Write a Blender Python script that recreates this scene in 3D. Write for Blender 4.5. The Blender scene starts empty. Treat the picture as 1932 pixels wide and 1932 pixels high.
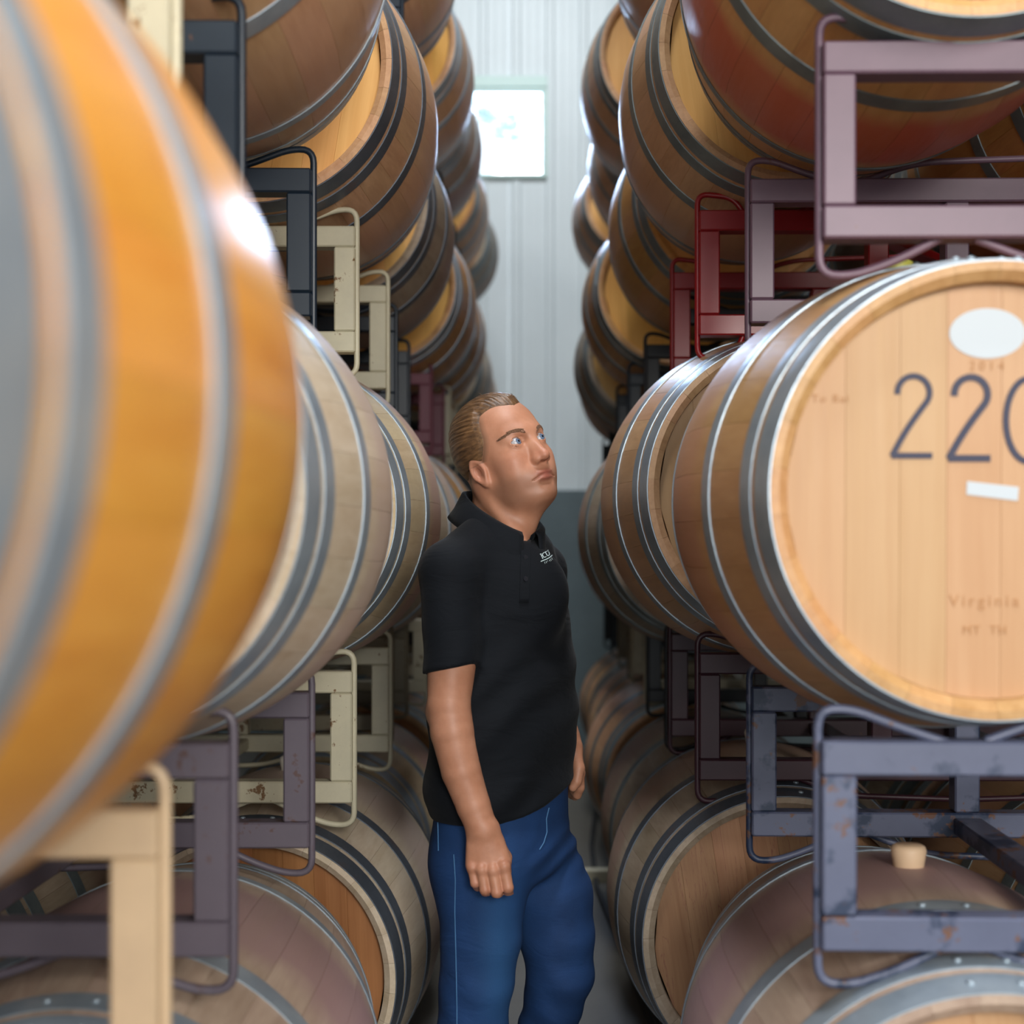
import bpy, bmesh, math, random
import numpy as np
from mathutils import Vector, Matrix, Euler

random.seed(7)
SC = bpy.context.scene
COL = SC.collection

# ---------------------------------------------------------------- camera
CAMH = 1.47                      # eye height of the photographer
FPX, U0, V0 = 2600.0, 1003.0, 1046.0
cam_d = bpy.data.cameras.new('camera')
cam = bpy.data.objects.new('camera', cam_d)
COL.objects.link(cam)
cam.location = (0, 0, CAMH)
cam.rotation_euler = (math.pi / 2, 0, 0)
cam_d.sensor_width = 36.0
cam_d.lens = 36.0 * FPX / 1932.0
cam_d.shift_x = -(U0 - 966.0) / 1932.0
cam_d.shift_y = (V0 - 966.0) / 1932.0
cam_d.clip_start = 0.02
cam_d.clip_end = 200
cam_d.dof.use_dof = True
cam_d.dof.focus_distance = 2.72
cam_d.dof.aperture_fstop = (cam_d.lens / 1000.0) / 0.0185
SC.camera = cam

# ---------------------------------------------------------------- world, lights, exposure
W = bpy.data.worlds.new('sky'); SC.world = W
W.use_nodes = True
bg = W.node_tree.nodes['Background']
bg.inputs[0].default_value = (0.80, 0.92, 1.0, 1)
bg.inputs[1].default_value = 2.6

def area(name, loc, rot, sx, sy, power, color):
    d = bpy.data.lights.new(name, 'AREA')
    d.shape = 'RECTANGLE'; d.size = sx; d.size_y = sy
    d.energy = power; d.color = color
    o = bpy.data.objects.new(name, d); COL.objects.link(o)
    o.location = loc; o.rotation_euler = rot
    return o
# daylight entering through the open roll-up door behind the photographer
area('door_daylight', (0.8, -4.6, 2.7), (math.radians(90), 0, 0), 3.8, 3.2, 95, (1.0, 0.95, 0.88))
# unseen key lights added behind the photographer to brighten the barrels, no real fixtures
def aim(o, t):
    o.rotation_euler = (Vector(t) - Vector(o.location)).to_track_quat('-Z', 'Y').to_euler()
aim(area('key_light', (1.15, -2.3, 2.5), (0, 0, 0), 1.1, 1.1, 120, (1.0, 0.96, 0.90)), (-0.3, 3.2, 2.0))
aim(area('key_light', (3.2, -1.8, 3.4), (0, 0, 0), 1.2, 1.2, 110, (1.0, 0.96, 0.90)), (-0.4, 1.6, 1.3))
# high-bay lamps under the roof along the aisle
area('high_bay_lamp', (-0.1, 0.6, 7.0), (0, 0, 0), 0.9, 1.4, 250, (0.95, 0.97, 1.0))
area('high_bay_lamp', (0.0, 4.4, 7.0), (0, 0, 0), 0.9, 1.4, 130, (0.90, 0.95, 1.0))
aim(area('high_bay_lamp', (-0.15, 6.0, 7.1), (0, 0, 0), 0.9, 0.9, 160, (0.88, 0.95, 1.0)), (-0.1, 10.4, 3.2))
# sky light through the small high window in the end wall
aim(area('window_daylight', (-0.18, 10.9, 4.72), (0, 0, 0), 0.5, 0.55, 130, (0.50, 0.68, 1.0)), (0.0, 6.0, 3.4))

SC.view_settings.view_transform = 'Standard'
SC.view_settings.look = 'None'
SC.view_settings.gamma = 1.0
SC.view_settings.use_curve_mapping = False
SC.view_settings.exposure = -0.14
SC.cycles.use_denoising = True
SC.cycles.max_bounces = 5
SC.cycles.diffuse_bounces = 2

# ---------------------------------------------------------------- helpers
def lin(r, g, b):
    def f(c):
        c /= 255.0
        return c / 12.92 if c <= 0.04045 else ((c + 0.055) / 1.055) ** 2.4
    return (f(r), f(g), f(b), 1.0)

def link_obj(o, parent=None):
    COL.objects.link(o)
    if parent is not None:
        o.parent = parent
    return o

def mk(name, mesh, parent=None, mat=None, loc=(0, 0, 0), rot=(0, 0, 0)):
    o = bpy.data.objects.new(name, mesh)
    COL.objects.link(o)
    if parent is not None:
        o.parent = parent
    o.location = loc; o.rotation_euler = rot
    if mat is not None:
        if len(mesh.materials) == 0:
            mesh.materials.append(mat)
        o.material_slots[0].link = 'OBJECT'
        o.material_slots[0].material = mat
    return o

def empty(name, loc=(0, 0, 0), rot=(0, 0, 0)):
    o = bpy.data.objects.new(name, None)
    COL.objects.link(o)
    o.empty_display_size = 0.1
    o.location = loc; o.rotation_euler = rot
    return o

def tag(o, label, cat, group=None):
    o['label'] = label; o['category'] = cat
    if group: o['group'] = group
    return o

def mesh_from(name, verts, faces, smooth=True, mats=()):
    m = bpy.data.meshes.new(name)
    m.from_pydata([tuple(v) for v in verts], [], [tuple(int(i) for i in f) for f in faces])
    m.validate(); m.update()
    if smooth:
        m.polygons.foreach_set('use_smooth', [True] * len(m.polygons))
    for a in mats: m.materials.append(a)
    return m

def sharp_by_angle(m, deg=35):
    bm = bmesh.new(); bm.from_mesh(m)
    for e in bm.edges:
        if len(e.link_faces) == 2:
            e.smooth = e.calc_face_angle(0) < math.radians(deg)
    bm.to_mesh(m); bm.free()

def box_mesh(name, lo, hi, bevel=0.004):
    bm = bmesh.new()
    bmesh.ops.create_cube(bm, size=1)
    for v in bm.verts:
        v.co = Vector([(lo[i] + hi[i]) / 2 + v.co[i] * (hi[i] - lo[i]) for i in range(3)])
    if bevel:
        bmesh.ops.bevel(bm, geom=list(bm.edges), offset=bevel, segments=1, affect='EDGES')
    m = bpy.data.meshes.new(name); bm.to_mesh(m); bm.free()
    return m

def tube_mesh(name, pts, r, n=8, closed=False):
    pts = [Vector(p) for p in pts]
    vs, fs = [], []
    N = len(pts)
    prev = None
    for i, p in enumerate(pts):
        a = pts[i - 1] if i > 0 else p
        b = pts[i + 1] if i < N - 1 else p
        t = (b - a).normalized()
        up = prev if prev is not None else (Vector((0, 1, 0)) if abs(t.y) < 0.9 else Vector((0, 0, 1)))
        s = t.cross(up).normalized(); u = s.cross(t).normalized(); prev = u
        rr = r[i] if isinstance(r, (list, tuple)) else r
        for k in range(n):
            an = 2 * math.pi * k / n
            vs.append(p + s * (rr * math.cos(an)) + u * (rr * math.sin(an)))
    for i in range(N - 1):
        for k in range(n):
            k2 = (k + 1) % n
            fs.append((i * n + k, i * n + k2, (i + 1) * n + k2, (i + 1) * n + k))
    fs.append(tuple(range(n - 1, -1, -1)))
    fs.append(tuple((N - 1) * n + k for k in range(n)))
    m = mesh_from(name, vs, fs)
    sharp_by_angle(m, 60)
    return m

# ---------------------------------------------------------------- materials
class NT:
    def __init__(self, name):
        self.m = bpy.data.materials.new(name); self.m.use_nodes = True
        self.t = self.m.node_tree; self.n = self.t.nodes
        self.b = self.n['Principled BSDF']
    def node(self, typ, **kw):
        n = self.n.new(typ)
        for k, v in kw.items(): setattr(n, k, v)
        return n
    def link(self, a, b): self.t.links.new(a, b)
    def math(self, op, a, b=None, c=None, clamp=False):
        n = self.node('ShaderNodeMath', operation=op); n.use_clamp = clamp
        for i, x in enumerate((a, b, c)):
            if x is None: continue
            if isinstance(x, (int, float)): n.inputs[i].default_value = x
            else: self.link(x, n.inputs[i])
        return n.outputs[0]
    def mix(self, fac, a, b, blend='MIX'):
        n = self.node('ShaderNodeMix', data_type='RGBA', blend_type=blend)
        for i, x in ((0, fac), (6, a), (7, b)):
            if isinstance(x, (int, float)): n.inputs[i].default_value = x
            elif isinstance(x, tuple): n.inputs[i].default_value = x
            else: self.link(x, n.inputs[i])
        return n.outputs[2]
    def noise(self, vec, scale, detail=4, rough=0.55, dist=0.0):
        n = self.node('ShaderNodeTexNoise')
        n.inputs['Scale'].default_value = scale; n.inputs['Detail'].default_value = detail
        n.inputs['Roughness'].default_value = rough; n.inputs['Distortion'].default_value = dist
        self.link(vec, n.inputs['Vector']); return n.outputs['Fac']
    def mapping(self, vec, scale, loc=(0, 0, 0)):
        n = self.node('ShaderNodeMapping'); n.inputs['Scale'].default_value = scale
        n.inputs['Location'].default_value = loc
        self.link(vec, n.inputs['Vector']); return n.outputs[0]
    def ramp(self, fac, lo, hi):
        n = self.node('ShaderNodeMapRange'); n.inputs[1].default_value = lo; n.inputs[2].default_value = hi
        self.link(fac, n.inputs[0]); return n.outputs[0]
    def bump(self, h, strength, dist=0.002):
        n = self.node('ShaderNodeBump'); n.inputs['Strength'].default_value = strength
        n.inputs['Distance'].default_value = dist
        self.link(h, n.inputs['Height']); self.link(n.outputs[0], self.b.inputs['Normal'])
    def set(self, **kw):
        for k, v in kw.items(): self.b.inputs[k.replace('_', ' ')].default_value = v

def wood_mat(name, base, dark, grain, rough=0.45, stain=None, stain_amt=0.0, vary=0.045, spec=0.4, stripe=None):
    """grain: 'Y' for staves (barrel axis), 'Z' for head boards"""
    N = NT(name)
    tc = N.node('ShaderNodeTexCoord'); oi = N.node('ShaderNodeObjectInfo')
    off = N.node('ShaderNodeVectorMath', operation='MULTIPLY')
    comb = N.node('ShaderNodeCombineXYZ')
    for i in range(3): N.link(oi.outputs['Random'], comb.inputs[i])
    N.link(comb.outputs[0], off.inputs[0]); off.inputs[1].default_value = (37.0, 11.0, 53.0)
    add = N.node('ShaderNodeVectorMath', operation='ADD')
    N.link(tc.outputs['Object'], add.inputs[0]); N.link(off.outputs[0], add.inputs[1])
    sc = (34, 2.2, 34) if grain == 'Y' else (34, 34, 2.0)
    sf = (150, 7, 150) if grain == 'Y' else (150, 150, 6)
    g1 = N.noise(N.mapping(add.outputs[0], sc), 1.0, 5, 0.6, 0.6)
    g2 = N.noise(N.mapping(add.outputs[0], sf), 1.0, 3, 0.6)
    big = N.noise(add.outputs[0], 3.5, 3, 0.6)
    f = N.math('ADD', N.math('MULTIPLY', g1, 0.55), N.math('ADD', N.math('MULTIPLY', g2, 0.25), N.math('MULTIPLY', big, 0.35)))
    fac = N.ramp(f, 0.38, 0.75)
    col = N.mix(fac, dark, base)
    if stripe is not None:
        col = N.mix(N.ramp(N.math('ABSOLUTE', N.math('SUBTRACT', g1, 0.5)), 0.008, 0.0), col, stripe)
    if stain is not None:
        sx = N.node('ShaderNodeSeparateXYZ'); N.link(tc.outputs['Object'], sx.inputs[0])
        ay = N.math('ABSOLUTE', sx.outputs['Y'])
        ay = N.math('ADD', ay, N.math('MULTIPLY', N.math('SUBTRACT', big, 0.5), 0.16))
        m = N.ramp(ay, 0.17, 0.10)
        m = N.math('MULTIPLY', m, N.math('MULTIPLY_ADD', g1, 0.6, stain_amt - 0.3), clamp=True)
        col = N.mix(m, col, stain)
    # small differences from piece to piece
    hsv = N.node('ShaderNodeHueSaturation'); N.link(col, hsv.inputs['Color'])
    N.link(N.math('MULTIPLY_ADD', oi.outputs['Random'], 2 * vary, 1 - vary), hsv.inputs['Value'])
    N.link(N.math('MULTIPLY_ADD', oi.outputs['Random'], -0.012, 0.506), hsv.inputs['Hue'])
    N.link(hsv.outputs[0], N.b.inputs['Base Color'])
    N.link(N.math('MULTIPLY_ADD', g2, 0.2, rough - 0.1), N.b.inputs['Roughness'])
    N.b.inputs['Specular IOR Level'].default_value = spec
    N.bump(f, 0.25, 0.0015)
    return N.m

def L(r, g, b, k=1.0):
    c = lin(r, g, b); return (c[0] * k, c[1] * k, c[2] * k, 1)

TONES = {
    # name: (stave base, stave dark, stain, amount, head base, head dark, rough)
    'gold':   (L(238, 176, 80), L(210, 136, 46), None, 0, L(232, 180, 100), L(200, 140, 70), 0.32),
    'tan':    (L(204, 160, 112), L(172, 126, 78), L(188, 134, 110), 0.5, L(194, 156, 116), L(180, 138, 96), 0.45),
    'pale':   (L(214, 198, 176), L(184, 162, 134), L(192, 168, 158), 0.6, L(206, 152, 94), L(168, 112, 60), 0.5),
    'cream':  (L(228, 208, 172), L(196, 170, 130), L(206, 168, 152), 0.9, L(226, 178, 110), L(196, 140, 78), 0.45),
    'brown':  (L(214, 172, 132), L(178, 134, 98), L(186, 144, 120), 0.4, L(230, 184, 118), L(210, 158, 92), 0.42),
    'honey':  (L(206, 158, 106), L(164, 116, 70), None, 0, L(236, 188, 116), L(216, 162, 90), 0.42),
    'orange': (L(208, 156, 92), L(172, 118, 62), L(178, 124, 86), 0.3, L(238, 188, 100), L(214, 156, 70), 0.42),
    'red':    (L(220, 172, 112), L(190, 138, 82), L(196, 104, 72), 1.1, L(214, 158, 92), L(180, 118, 60), 0.38),
    'grey':   (L(172, 156, 136), L(136, 118, 98), L(150, 118, 104), 0.6, L(196, 150, 110), L(156, 108, 74), 0.5),
    'amber':  (L(206, 158, 106), L(164, 116, 70), None, 0, L(176, 122, 74), L(138, 88, 46), 0.42),
    'mauve':  (L(188, 166, 148), L(150, 126, 110), L(158, 128, 126), 0.9, L(222, 174, 116), L(190, 136, 78), 0.48),
}
STAVE_MAT, HEAD_MAT, CHIME = {}, {}, {}
for k, (sb, sd, st, sa, hb, hd, ro) in TONES.items():
    STAVE_MAT[k] = wood_mat('oak_stave_' + k, sb, sd, 'Y', ro, st, sa)
    HEAD_MAT[k] = wood_mat('oak_head_' + k, hb, hd, 'Z', 0.5, vary=0.035)
HEAD_MAT['wine'] = wood_mat('oak_head_wine', L(178, 138, 102), L(142, 100, 70), 'Z', 0.5, vary=0.18, stripe=L(140, 92, 74))

HEAD_MAT['dark'] = wood_mat('oak_head_dark', L(92, 62, 46), L(66, 44, 34), 'Z', 0.55, vary=0.05)
def steel_mat(name, col, rough, rust=0.0):
    N = NT(name)
    tc = N.node('ShaderNodeTexCoord')
    n1 = N.noise(tc.outputs['Object'], 14, 5, 0.65); n2 = N.noise(N.mapping(tc.outputs['Object'], (90, 6, 90)), 1, 3)
    c = N.mix(N.ramp(n1, 0.35, 0.7), (col[0] * 0.72, col[1] * 0.74, col[2] * 0.78, 1), col)
    if rust:
        c = N.mix(N.math('MULTIPLY', N.ramp(n1, 0.58, 0.68), rust), c, L(120, 74, 44))
    N.link(c, N.b.inputs['Base Color'])
    N.set(Metallic=0.5)
    N.link(N.math('MULTIPLY_ADD', n2, 0.22, rough - 0.1), N.b.inputs['Roughness'])
    return N.m
HOOP = {'bright': steel_mat('galvanised_hoop', L(176, 190, 200), 0.38),
        'dull': steel_mat('dull_hoop', L(134, 146, 148), 0.44),
        'dark': steel_mat('dark_hoop', L(104, 112, 122), 0.42, 0.3)}

def paint_mat(name, col, wear=0.15, chip=L(92, 60, 42), rough=0.42, blotch=None):
    N = NT(name)
    tc = N.node('ShaderNodeTexCoord'); oi = N.node('ShaderNodeObjectInfo')
    comb = N.node('ShaderNodeCombineXYZ')
    for i in range(3): N.link(oi.outputs['Random'], comb.inputs[i])
    off = N.node('ShaderNodeVectorMath', operation='MULTIPLY_ADD')
    N.link(comb.outputs[0], off.inputs[0]); off.inputs[1].default_value = (19, 31, 7)
    N.link(tc.outputs['Object'], off.inputs[2])
    v = off.outputs[0]
    n1 = N.noise(v, 9, 6, 0.7); n2 = N.noise(v, 60, 3, 0.6)
    c = N.mix(N.ramp(n1, 0.3, 0.7), (col[0] * 0.82, col[1] * 0.82, col[2] * 0.84, 1), col)
    if blotch is not None:
        n3 = N.noise(v, 14, 4, 0.6)
        c = N.mix(N.ramp(n3, 0.5, 0.58), c, blotch)
    edge = 0.70 - wear * 0.35
    c = N.mix(N.ramp(N.math('MULTIPLY_ADD', n2, 0.35, N.math('MULTIPLY', n1, 0.7)), edge, edge + 0.03), c, chip)
    N.link(c, N.b.inputs['Base Color'])
    N.set(Roughness=rough); N.b.inputs['Specular IOR Level'].default_value = 0.5
    N.bump(n2, 0.08, 0.001)
    return N.m
PAINT = {
    'purple': paint_mat('purple_paint', L(108, 83, 98), 0.1, L(104, 74, 70)),
    'plum': paint_mat('plum_paint', L(94, 86, 96), 0.25, L(84, 64, 62)),
    'worn_blue': paint_mat('worn_blue_paint', L(92, 98, 122), 0.34, L(104, 72, 56), blotch=L(36, 50, 76)),
    'red': paint_mat('red_paint', L(150, 24, 30), 0.05, rough=0.32),
    'burgundy': paint_mat('burgundy_paint', L(66, 36, 46), 0.15),
    'wine': paint_mat('wine_red_paint', L(124, 54, 74), 0.15),
    'navy': paint_mat('navy_paint', L(24, 37, 50), 0.1, rough=0.38),
    'black': paint_mat('black_paint', L(22, 24, 30), 0.1, rough=0.38),
    'cream': paint_mat('cream_paint', L(206, 198, 170), 0.22, L(124, 92, 60)),
    'beige': paint_mat('beige_paint', L(206, 180, 146), 0.15, L(140, 104, 74)),
    'olive': paint_mat('shaded_cream_paint', L(146, 136, 112), 0.25),  # cream with shade mixed into the colour; also serves for grey racks
}

def plain(name, col, rough=0.5, metal=0.0, noise=0.0, nscale=8, bump=0.0):
    N = NT(name)
    tc = N.node('ShaderNodeTexCoord')
    n1 = N.noise(tc.outputs['Object'], nscale, 5, 0.6)
    c = N.mix(N.ramp(n1, 0.3, 0.7), (col[0] * (1 - noise), col[1] * (1 - noise), col[2] * (1 - noise), 1), col)
    N.link(c, N.b.inputs['Base Color'])
    N.set(Roughness=rough, Metallic=metal)
    if bump: N.bump(n1, bump, 0.003)
    return N.m

# ================================================================ SETTING
WALL_Y = 10.4
def px_wall(u, v, y=WALL_Y):
    return ((u - U0) * y / FPX, CAMH - (v - V0) * y / FPX)

def concrete(name, col):
    N = NT(name)
    tc = N.node('ShaderNodeTexCoord')
    a = N.noise(tc.outputs['Object'], 1.3, 6, 0.65); b = N.noise(tc.outputs['Object'], 40, 4, 0.6)
    f = N.math('ADD', N.math('MULTIPLY', a, 0.7), N.math('MULTIPLY', b, 0.3))
    c = N.mix(N.ramp(f, 0.35, 0.65), (col[0] * 0.7, col[1] * 0.7, col[2] * 0.7, 1), col)
    N.link(c, N.b.inputs['Base Color']); N.set(Roughness=0.55)
    N.bump(b, 0.15, 0.002)
    return N.m
M_FLOOR = concrete('floor_concrete', L(96, 91, 83))
M_STEM = concrete('stem_wall_concrete', L(98, 112, 116))
M_PANEL = plain('white_wall_panel', L(218, 226, 228), 0.42, 0, 0.05, 3)
M_LINER = plain('grey_liner', L(72, 74, 76), 0.7, 0, 0.1, 2)
M_FRAME = plain('pale_green_window_frame', L(196, 222, 214), 0.4, 0, 0.05)

def struct(o):
    o['kind'] = 'structure'; return o

X_L, X_R, Y_B, Z_C = -2.35, 7.0, -5.2, 7.6
struct(mk('floor', box_mesh('floor', (X_L - .2, Y_B - .2, -0.15), (X_R + .2, WALL_Y + 0.3, 0.0), 0), None, M_FLOOR))
struct(mk('ceiling', box_mesh('ceiling', (X_L - .2, Y_B - .2, Z_C), (X_R + .2, WALL_Y + .3, Z_C + .1), 0), None, plain('ceiling_liner', L(120, 124, 126), .7)))
struct(mk('wall_left', box_mesh('wall_left', (X_L - .15, Y_B, 0), (X_L, WALL_Y, Z_C), 0), None, M_LINER))
struct(mk('wall_right', box_mesh('wall_right', (X_R, Y_B, 0), (X_R + .15, WALL_Y, Z_C), 0), None, M_LINER))
# back wall stands round the open roll-up door
wb = struct(empty('wall_back'))
mk('wall_section', box_mesh('ws', (X_L, Y_B - .15, 0), (-1.9, Y_B, Z_C), 0), wb, M_LINER)
mk('wall_section', box_mesh('ws', (2.3, Y_B - .15, 0), (X_R, Y_B, Z_C), 0), wb, M_LINER)
mk('wall_section', box_mesh('ws', (-1.9, Y_B - .15, 5.0), (2.3, Y_B, Z_C), 0), wb, M_LINER)

# end wall: concrete stem below, ribbed white metal panels above, one small window
WX0, WZ1 = px_wall(884, 150)
WX1, WZ0 = px_wall(1033, 335)
STEM = px_wall(0, 925)[1]
wf = struct(empty('wall_front'))
mk('stem_wall', box_mesh('stem', (X_L, WALL_Y - 0.03, 0), (X_R, WALL_Y + .2, STEM), 0.004), wf, M_STEM)
RIB = px_wall(1029, 0)[0] - px_wall(966, 0)[0]
R0 = px_wall(966, 0)[0]
def rib_profile(x):
    # depth (towards the room) of the panel at x: a wide pan, a raised major rib, two low minor ribs
    t = ((x - R0) / RIB) % 1.0
    d = 0.0
    if t < 0.06: d = t / 0.06
    elif t < 0.22: d = 1.0
    elif t < 0.28: d = (0.28 - t) / 0.06
    d *= 0.014
    for c in (0.5, 0.76):
        d += 0.0012 * max(0.0, 1 - abs(t - c) / 0.035)
    return d
def panel(x0, x1, z0, z1):
    xs = []
    k0 = math.floor((x0 - R0) / RIB) - 1
    for k in range(k0, k0 + int((x1 - x0) / RIB) + 4):
        for t in (0, .06, .22, .28, .465, .5, .535, .725, .76, .795):
            xs.append(R0 + (k + t) * RIB)
    xs = [x0] + sorted(x for x in xs if x0 + 1e-4 < x < x1 - 1e-4) + [x1]
    vs, fs = [], []
    for x in xs:
        y = WALL_Y - rib_profile(x)
        vs += [(x, y, z0), (x, y, z1)]
    for i in range(len(xs) - 1):
        a = 2 * i; fs.append((a, a + 2, a + 3, a + 1))
    n = len(vs)
    vs += [(x0, WALL_Y + .05, z0), (x0, WALL_Y + .05, z1), (x1, WALL_Y + .05, z0), (x1, WALL_Y + .05, z1)]
    fs += [(n + 2, n, n + 1, n + 3), (0, 1, n + 1, n), (n - 2, n + 2, n + 3, n - 1)]
    return mesh_from('wall_panel', vs, fs, smooth=False)
PW = RIB * 3
k0 = math.floor((X_L - R0) / PW)
x = R0 + k0 * PW - RIB * 0.1
while x < X_R:
    a, b = max(x + .001, X_L), min(x + PW - .001, X_R)
    if b - a > 0.02:
        cuts = []
        if b <= WX0 or a >= WX1:
            cuts.append((a, b, STEM, Z_C))
        else:
            if a < WX0: cuts.append((a, WX0, STEM, Z_C))
            if b > WX1: cuts.append((WX1, b, STEM, Z_C))
            c, d = max(a, WX0), min(b, WX1)
            cuts += [(c, d, STEM, WZ0), (c, d, WZ1, Z_C)]
        for c in cuts:
            if c[1] - c[0] > 0.01: mk('wall_panel', panel(*c), wf, M_PANEL)
    x += PW
win = struct(empty('window_1', ((WX0 + WX1) / 2, WALL_Y, (WZ0 + WZ1) / 2)))
hw, hh = (WX1 - WX0) / 2, (WZ1 - WZ0) / 2
fw = 0.045
mk('window_frame', box_mesh('f', (-hw, -.05, hh - 0.075), (hw, .12, hh + .01)), win, M_FRAME)
mk('window_frame', box_mesh('f', (-hw, -.04, hh - 0.115), (hw, .12, hh - .076)), win, M_FRAME)
mk('window_frame', box_mesh('f', (-hw, -.045, -hh - .01), (hw, .12, -hh + .016)), win, M_FRAME)
mk('window_frame', box_mesh('f', (-hw, -.045, -hh + .016), (-hw + fw, .12, hh - .115)), win, M_FRAME)
mk('window_frame', box_mesh('f', (hw - fw, -.045, -hh + .016), (hw, .12, hh - .115)), win, M_FRAME)
NG = NT('window_glass')
tr = NG.node('ShaderNodeBsdfTransparent'); gl = NG.node('ShaderNodeBsdfGlossy'); mx = NG.node('ShaderNodeMixShader')
gl.inputs['Roughness'].default_value = 0.03; mx.inputs[0].default_value = 0.06
NG.link(tr.outputs[0], mx.inputs[1]); NG.link(gl.outputs[0], mx.inputs[2])
NG.link(mx.outputs[0], NG.n['Material Output'].inputs[0])
mk('window_pane', box_mesh('p', (-hw + fw, .05, -hh + .016), (hw - fw, .056, hh - .115), 0), win, NG.m)

# ================================================================ BARRELS
RB, RH, HL = 0.35, 0.289, 0.475
def rad(t): return RB - (RB - RH) * (abs(t) / HL) ** 1.6
NST = 30
def stave_mesh():
    ax = [-HL, -.46, -.43, -.38, -.31, -.23, -.14, -.05, .05, .14, .23, .31, .38, .43, .46, HL]
    half = math.pi / NST
    g = 0.0003
    vs, fs = [], []
    rows = []
    for t in ax:
        r = rad(t)
        e = half - 0.0002 / r
        an = [(-e, r - g), (-e + .006, r), (-e / 3, r), (e / 3, r), (e - .006, r), (e, r - g)]
        rows.append([len(vs) + i for i in range(len(an))])
        for a, q in an:
            vs.append((q * math.sin(a), t, q * math.cos(a)))
    for i in range(len(ax) - 1):
        for k in range(5):
            fs.append((rows[i][k], rows[i][k + 1], rows[i + 1][k + 1], rows[i + 1][k]))
    # both ends: end grain, inner bevel, and the short inner wall down to the head
    for sgn, row in ((-1, rows[0]), (1, rows[-1])):
        prev = row
        for (dr, dt) in ((.011, 0.0), (.023, .010), (.0245, .05)):
            cur = []
            for i in range(6):
                a = math.atan2(vs[row[i]][0], vs[row[i]][2])
                q = RH - dr
                cur.append(len(vs)); vs.append((q * math.sin(a), sgn * (HL - dt), q * math.cos(a)))
            for k in range(5):
                f = (prev[k], cur[k], cur[k + 1], prev[k + 1])
                fs.append(f if sgn < 0 else f[::-1])
            prev = cur
    m = mesh_from('stave', vs, fs)
    bm = bmesh.new(); bm.from_mesh(m)
    bmesh.ops.recalc_face_normals(bm, faces=bm.faces)
    out = [f for f in bm.faces if len(f.verts) == 4]
    bm.to_mesh(m); bm.free()
    sharp_by_angle(m, 20)
    # make sure the outer skin faces outwards, and shade it as one round barrel
    p = m.polygons[2]
    if p.normal.dot(Vector((p.center[0], 0, p.center[2]))) < 0:
        m.flip_normals()
    nr = []
    for p in m.polygons:
        outer = min(math.hypot(m.vertices[v].co.x, m.vertices[v].co.z) - rad(m.vertices[v].co.y) for v in p.vertices) > -.002 and p.index < 75
        for v in p.vertices:
            c = m.vertices[v].co
            if outer:
                sl = (rad(c.y + .004) - rad(c.y - .004)) / .008 if abs(c.y) < HL - .005 else (rad(HL) - rad(HL - .008)) / .008 * (1 if c.y > 0 else -1)
                n_ = Vector((c.x, 0, c.z)).normalized(); n_.y = -sl
                nr.append(tuple(n_.normalized()))
            else:
                nr.append(tuple(p.normal))
    m.normals_split_custom_set(nr)
    return m
STAVE = stave_mesh()

def hoop_mesh(t0, t1, thick=0.0022):
    n = 96
    prof = [(t0, rad(t0) + .0002), (t0, rad(t0) + thick), ((t0 + t1) / 2, rad((t0 + t1) / 2) + thick + .0008), (t1, rad(t1) + thick), (t1, rad(t1) + .0002)]
    vs, fs = [], []
    for k in range(n):
        a = 2 * math.pi * k / n
        for t, r in prof: vs.append((r * math.sin(a), t, r * math.cos(a)))
    P = len(prof)
    for k in range(n):
        k2 = (k + 1) % n
        for i in range(P - 1):
            fs.append((k * P + i, k2 * P + i, k2 * P + i + 1, k * P + i + 1))
    m = mesh_from('hoop', vs, fs)
    bm = bmesh.new(); bm.from_mesh(m); bmesh.ops.recalc_face_normals(bm, faces=bm.faces); bm.to_mesh(m); bm.free()
    p = m.polygons[1]
    if p.normal.dot(Vector((p.center[0], 0, p.center[2]))) < 0: m.flip_normals()
    sharp_by_angle(m, 40)
    return m
HOOP_T = [(-.474, -.424), (-.408, -.370), (-.228, -.190)]
HOOPS = [hoop_mesh(a, b) for a, b in HOOP_T] + [hoop_mesh(-b, -a) for a, b in HOOP_T]
RIVET_T = [(a + b) / 2 for a, b in HOOP_T] + [-(a + b) / 2 for a, b in HOOP_T]

def rivet_mesh():
    bm = bmesh.new()
    bmesh.ops.create_uvsphere(bm, u_segments=8, v_segments=5, radius=0.006)
    for v in bm.verts: v.co.z *= 0.6
    m = bpy.data.meshes.new('rivet'); bm.to_mesh(m); bm.free()
    m.polygons.foreach_set('use_smooth', [True] * len(m.polygons)); return m
RIVET = rivet_mesh()

RHD = RH - 0.0242
def board_mesh(x0, x1):
    gap = 0.0001
    x0 += gap; x1 -= gap
    xs = [x0 + (x1 - x0) * i / 4 for i in range(5)]
    top = [(x, math.sqrt(max(RHD ** 2 - x * x, 1e-6))) for x in xs]
    out = [(x, z) for x, z in top] + [(x, -z) for x, z in reversed(top)]
    n = len(out)
    vs = []; b = 0.0003
    cx = (x0 + x1) / 2
    for x, z in out:
        vs.append((x + (b if x < cx else -b) * (abs(x - cx) > 1e-6), 0.0, z))
    for x, z in out: vs.append((x, b, z))
    for x, z in out: vs.append((x, 0.02, z))
    fs = [tuple(range(n))]
    for l in (0, 1):
        for i in range(n):
            j = (i + 1) % n
            fs.append((l * n + i, (l + 1) * n + i, (l + 1) * n + j, l * n + j))
    fs.append(tuple(range(3 * n - 1, 2 * n - 1, -1)))
    m = mesh_from('head_board', vs, fs, smooth=False)
    bm = bmesh.new(); bm.from_mesh(m); bmesh.ops.recalc_face_normals(bm, faces=bm.faces); bm.to_mesh(m); bm.free()
    return m
CUT = [-RHD + .0005, -.188, -.118, -.058, .012, .071, .132, .196, RHD - .0005]
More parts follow.
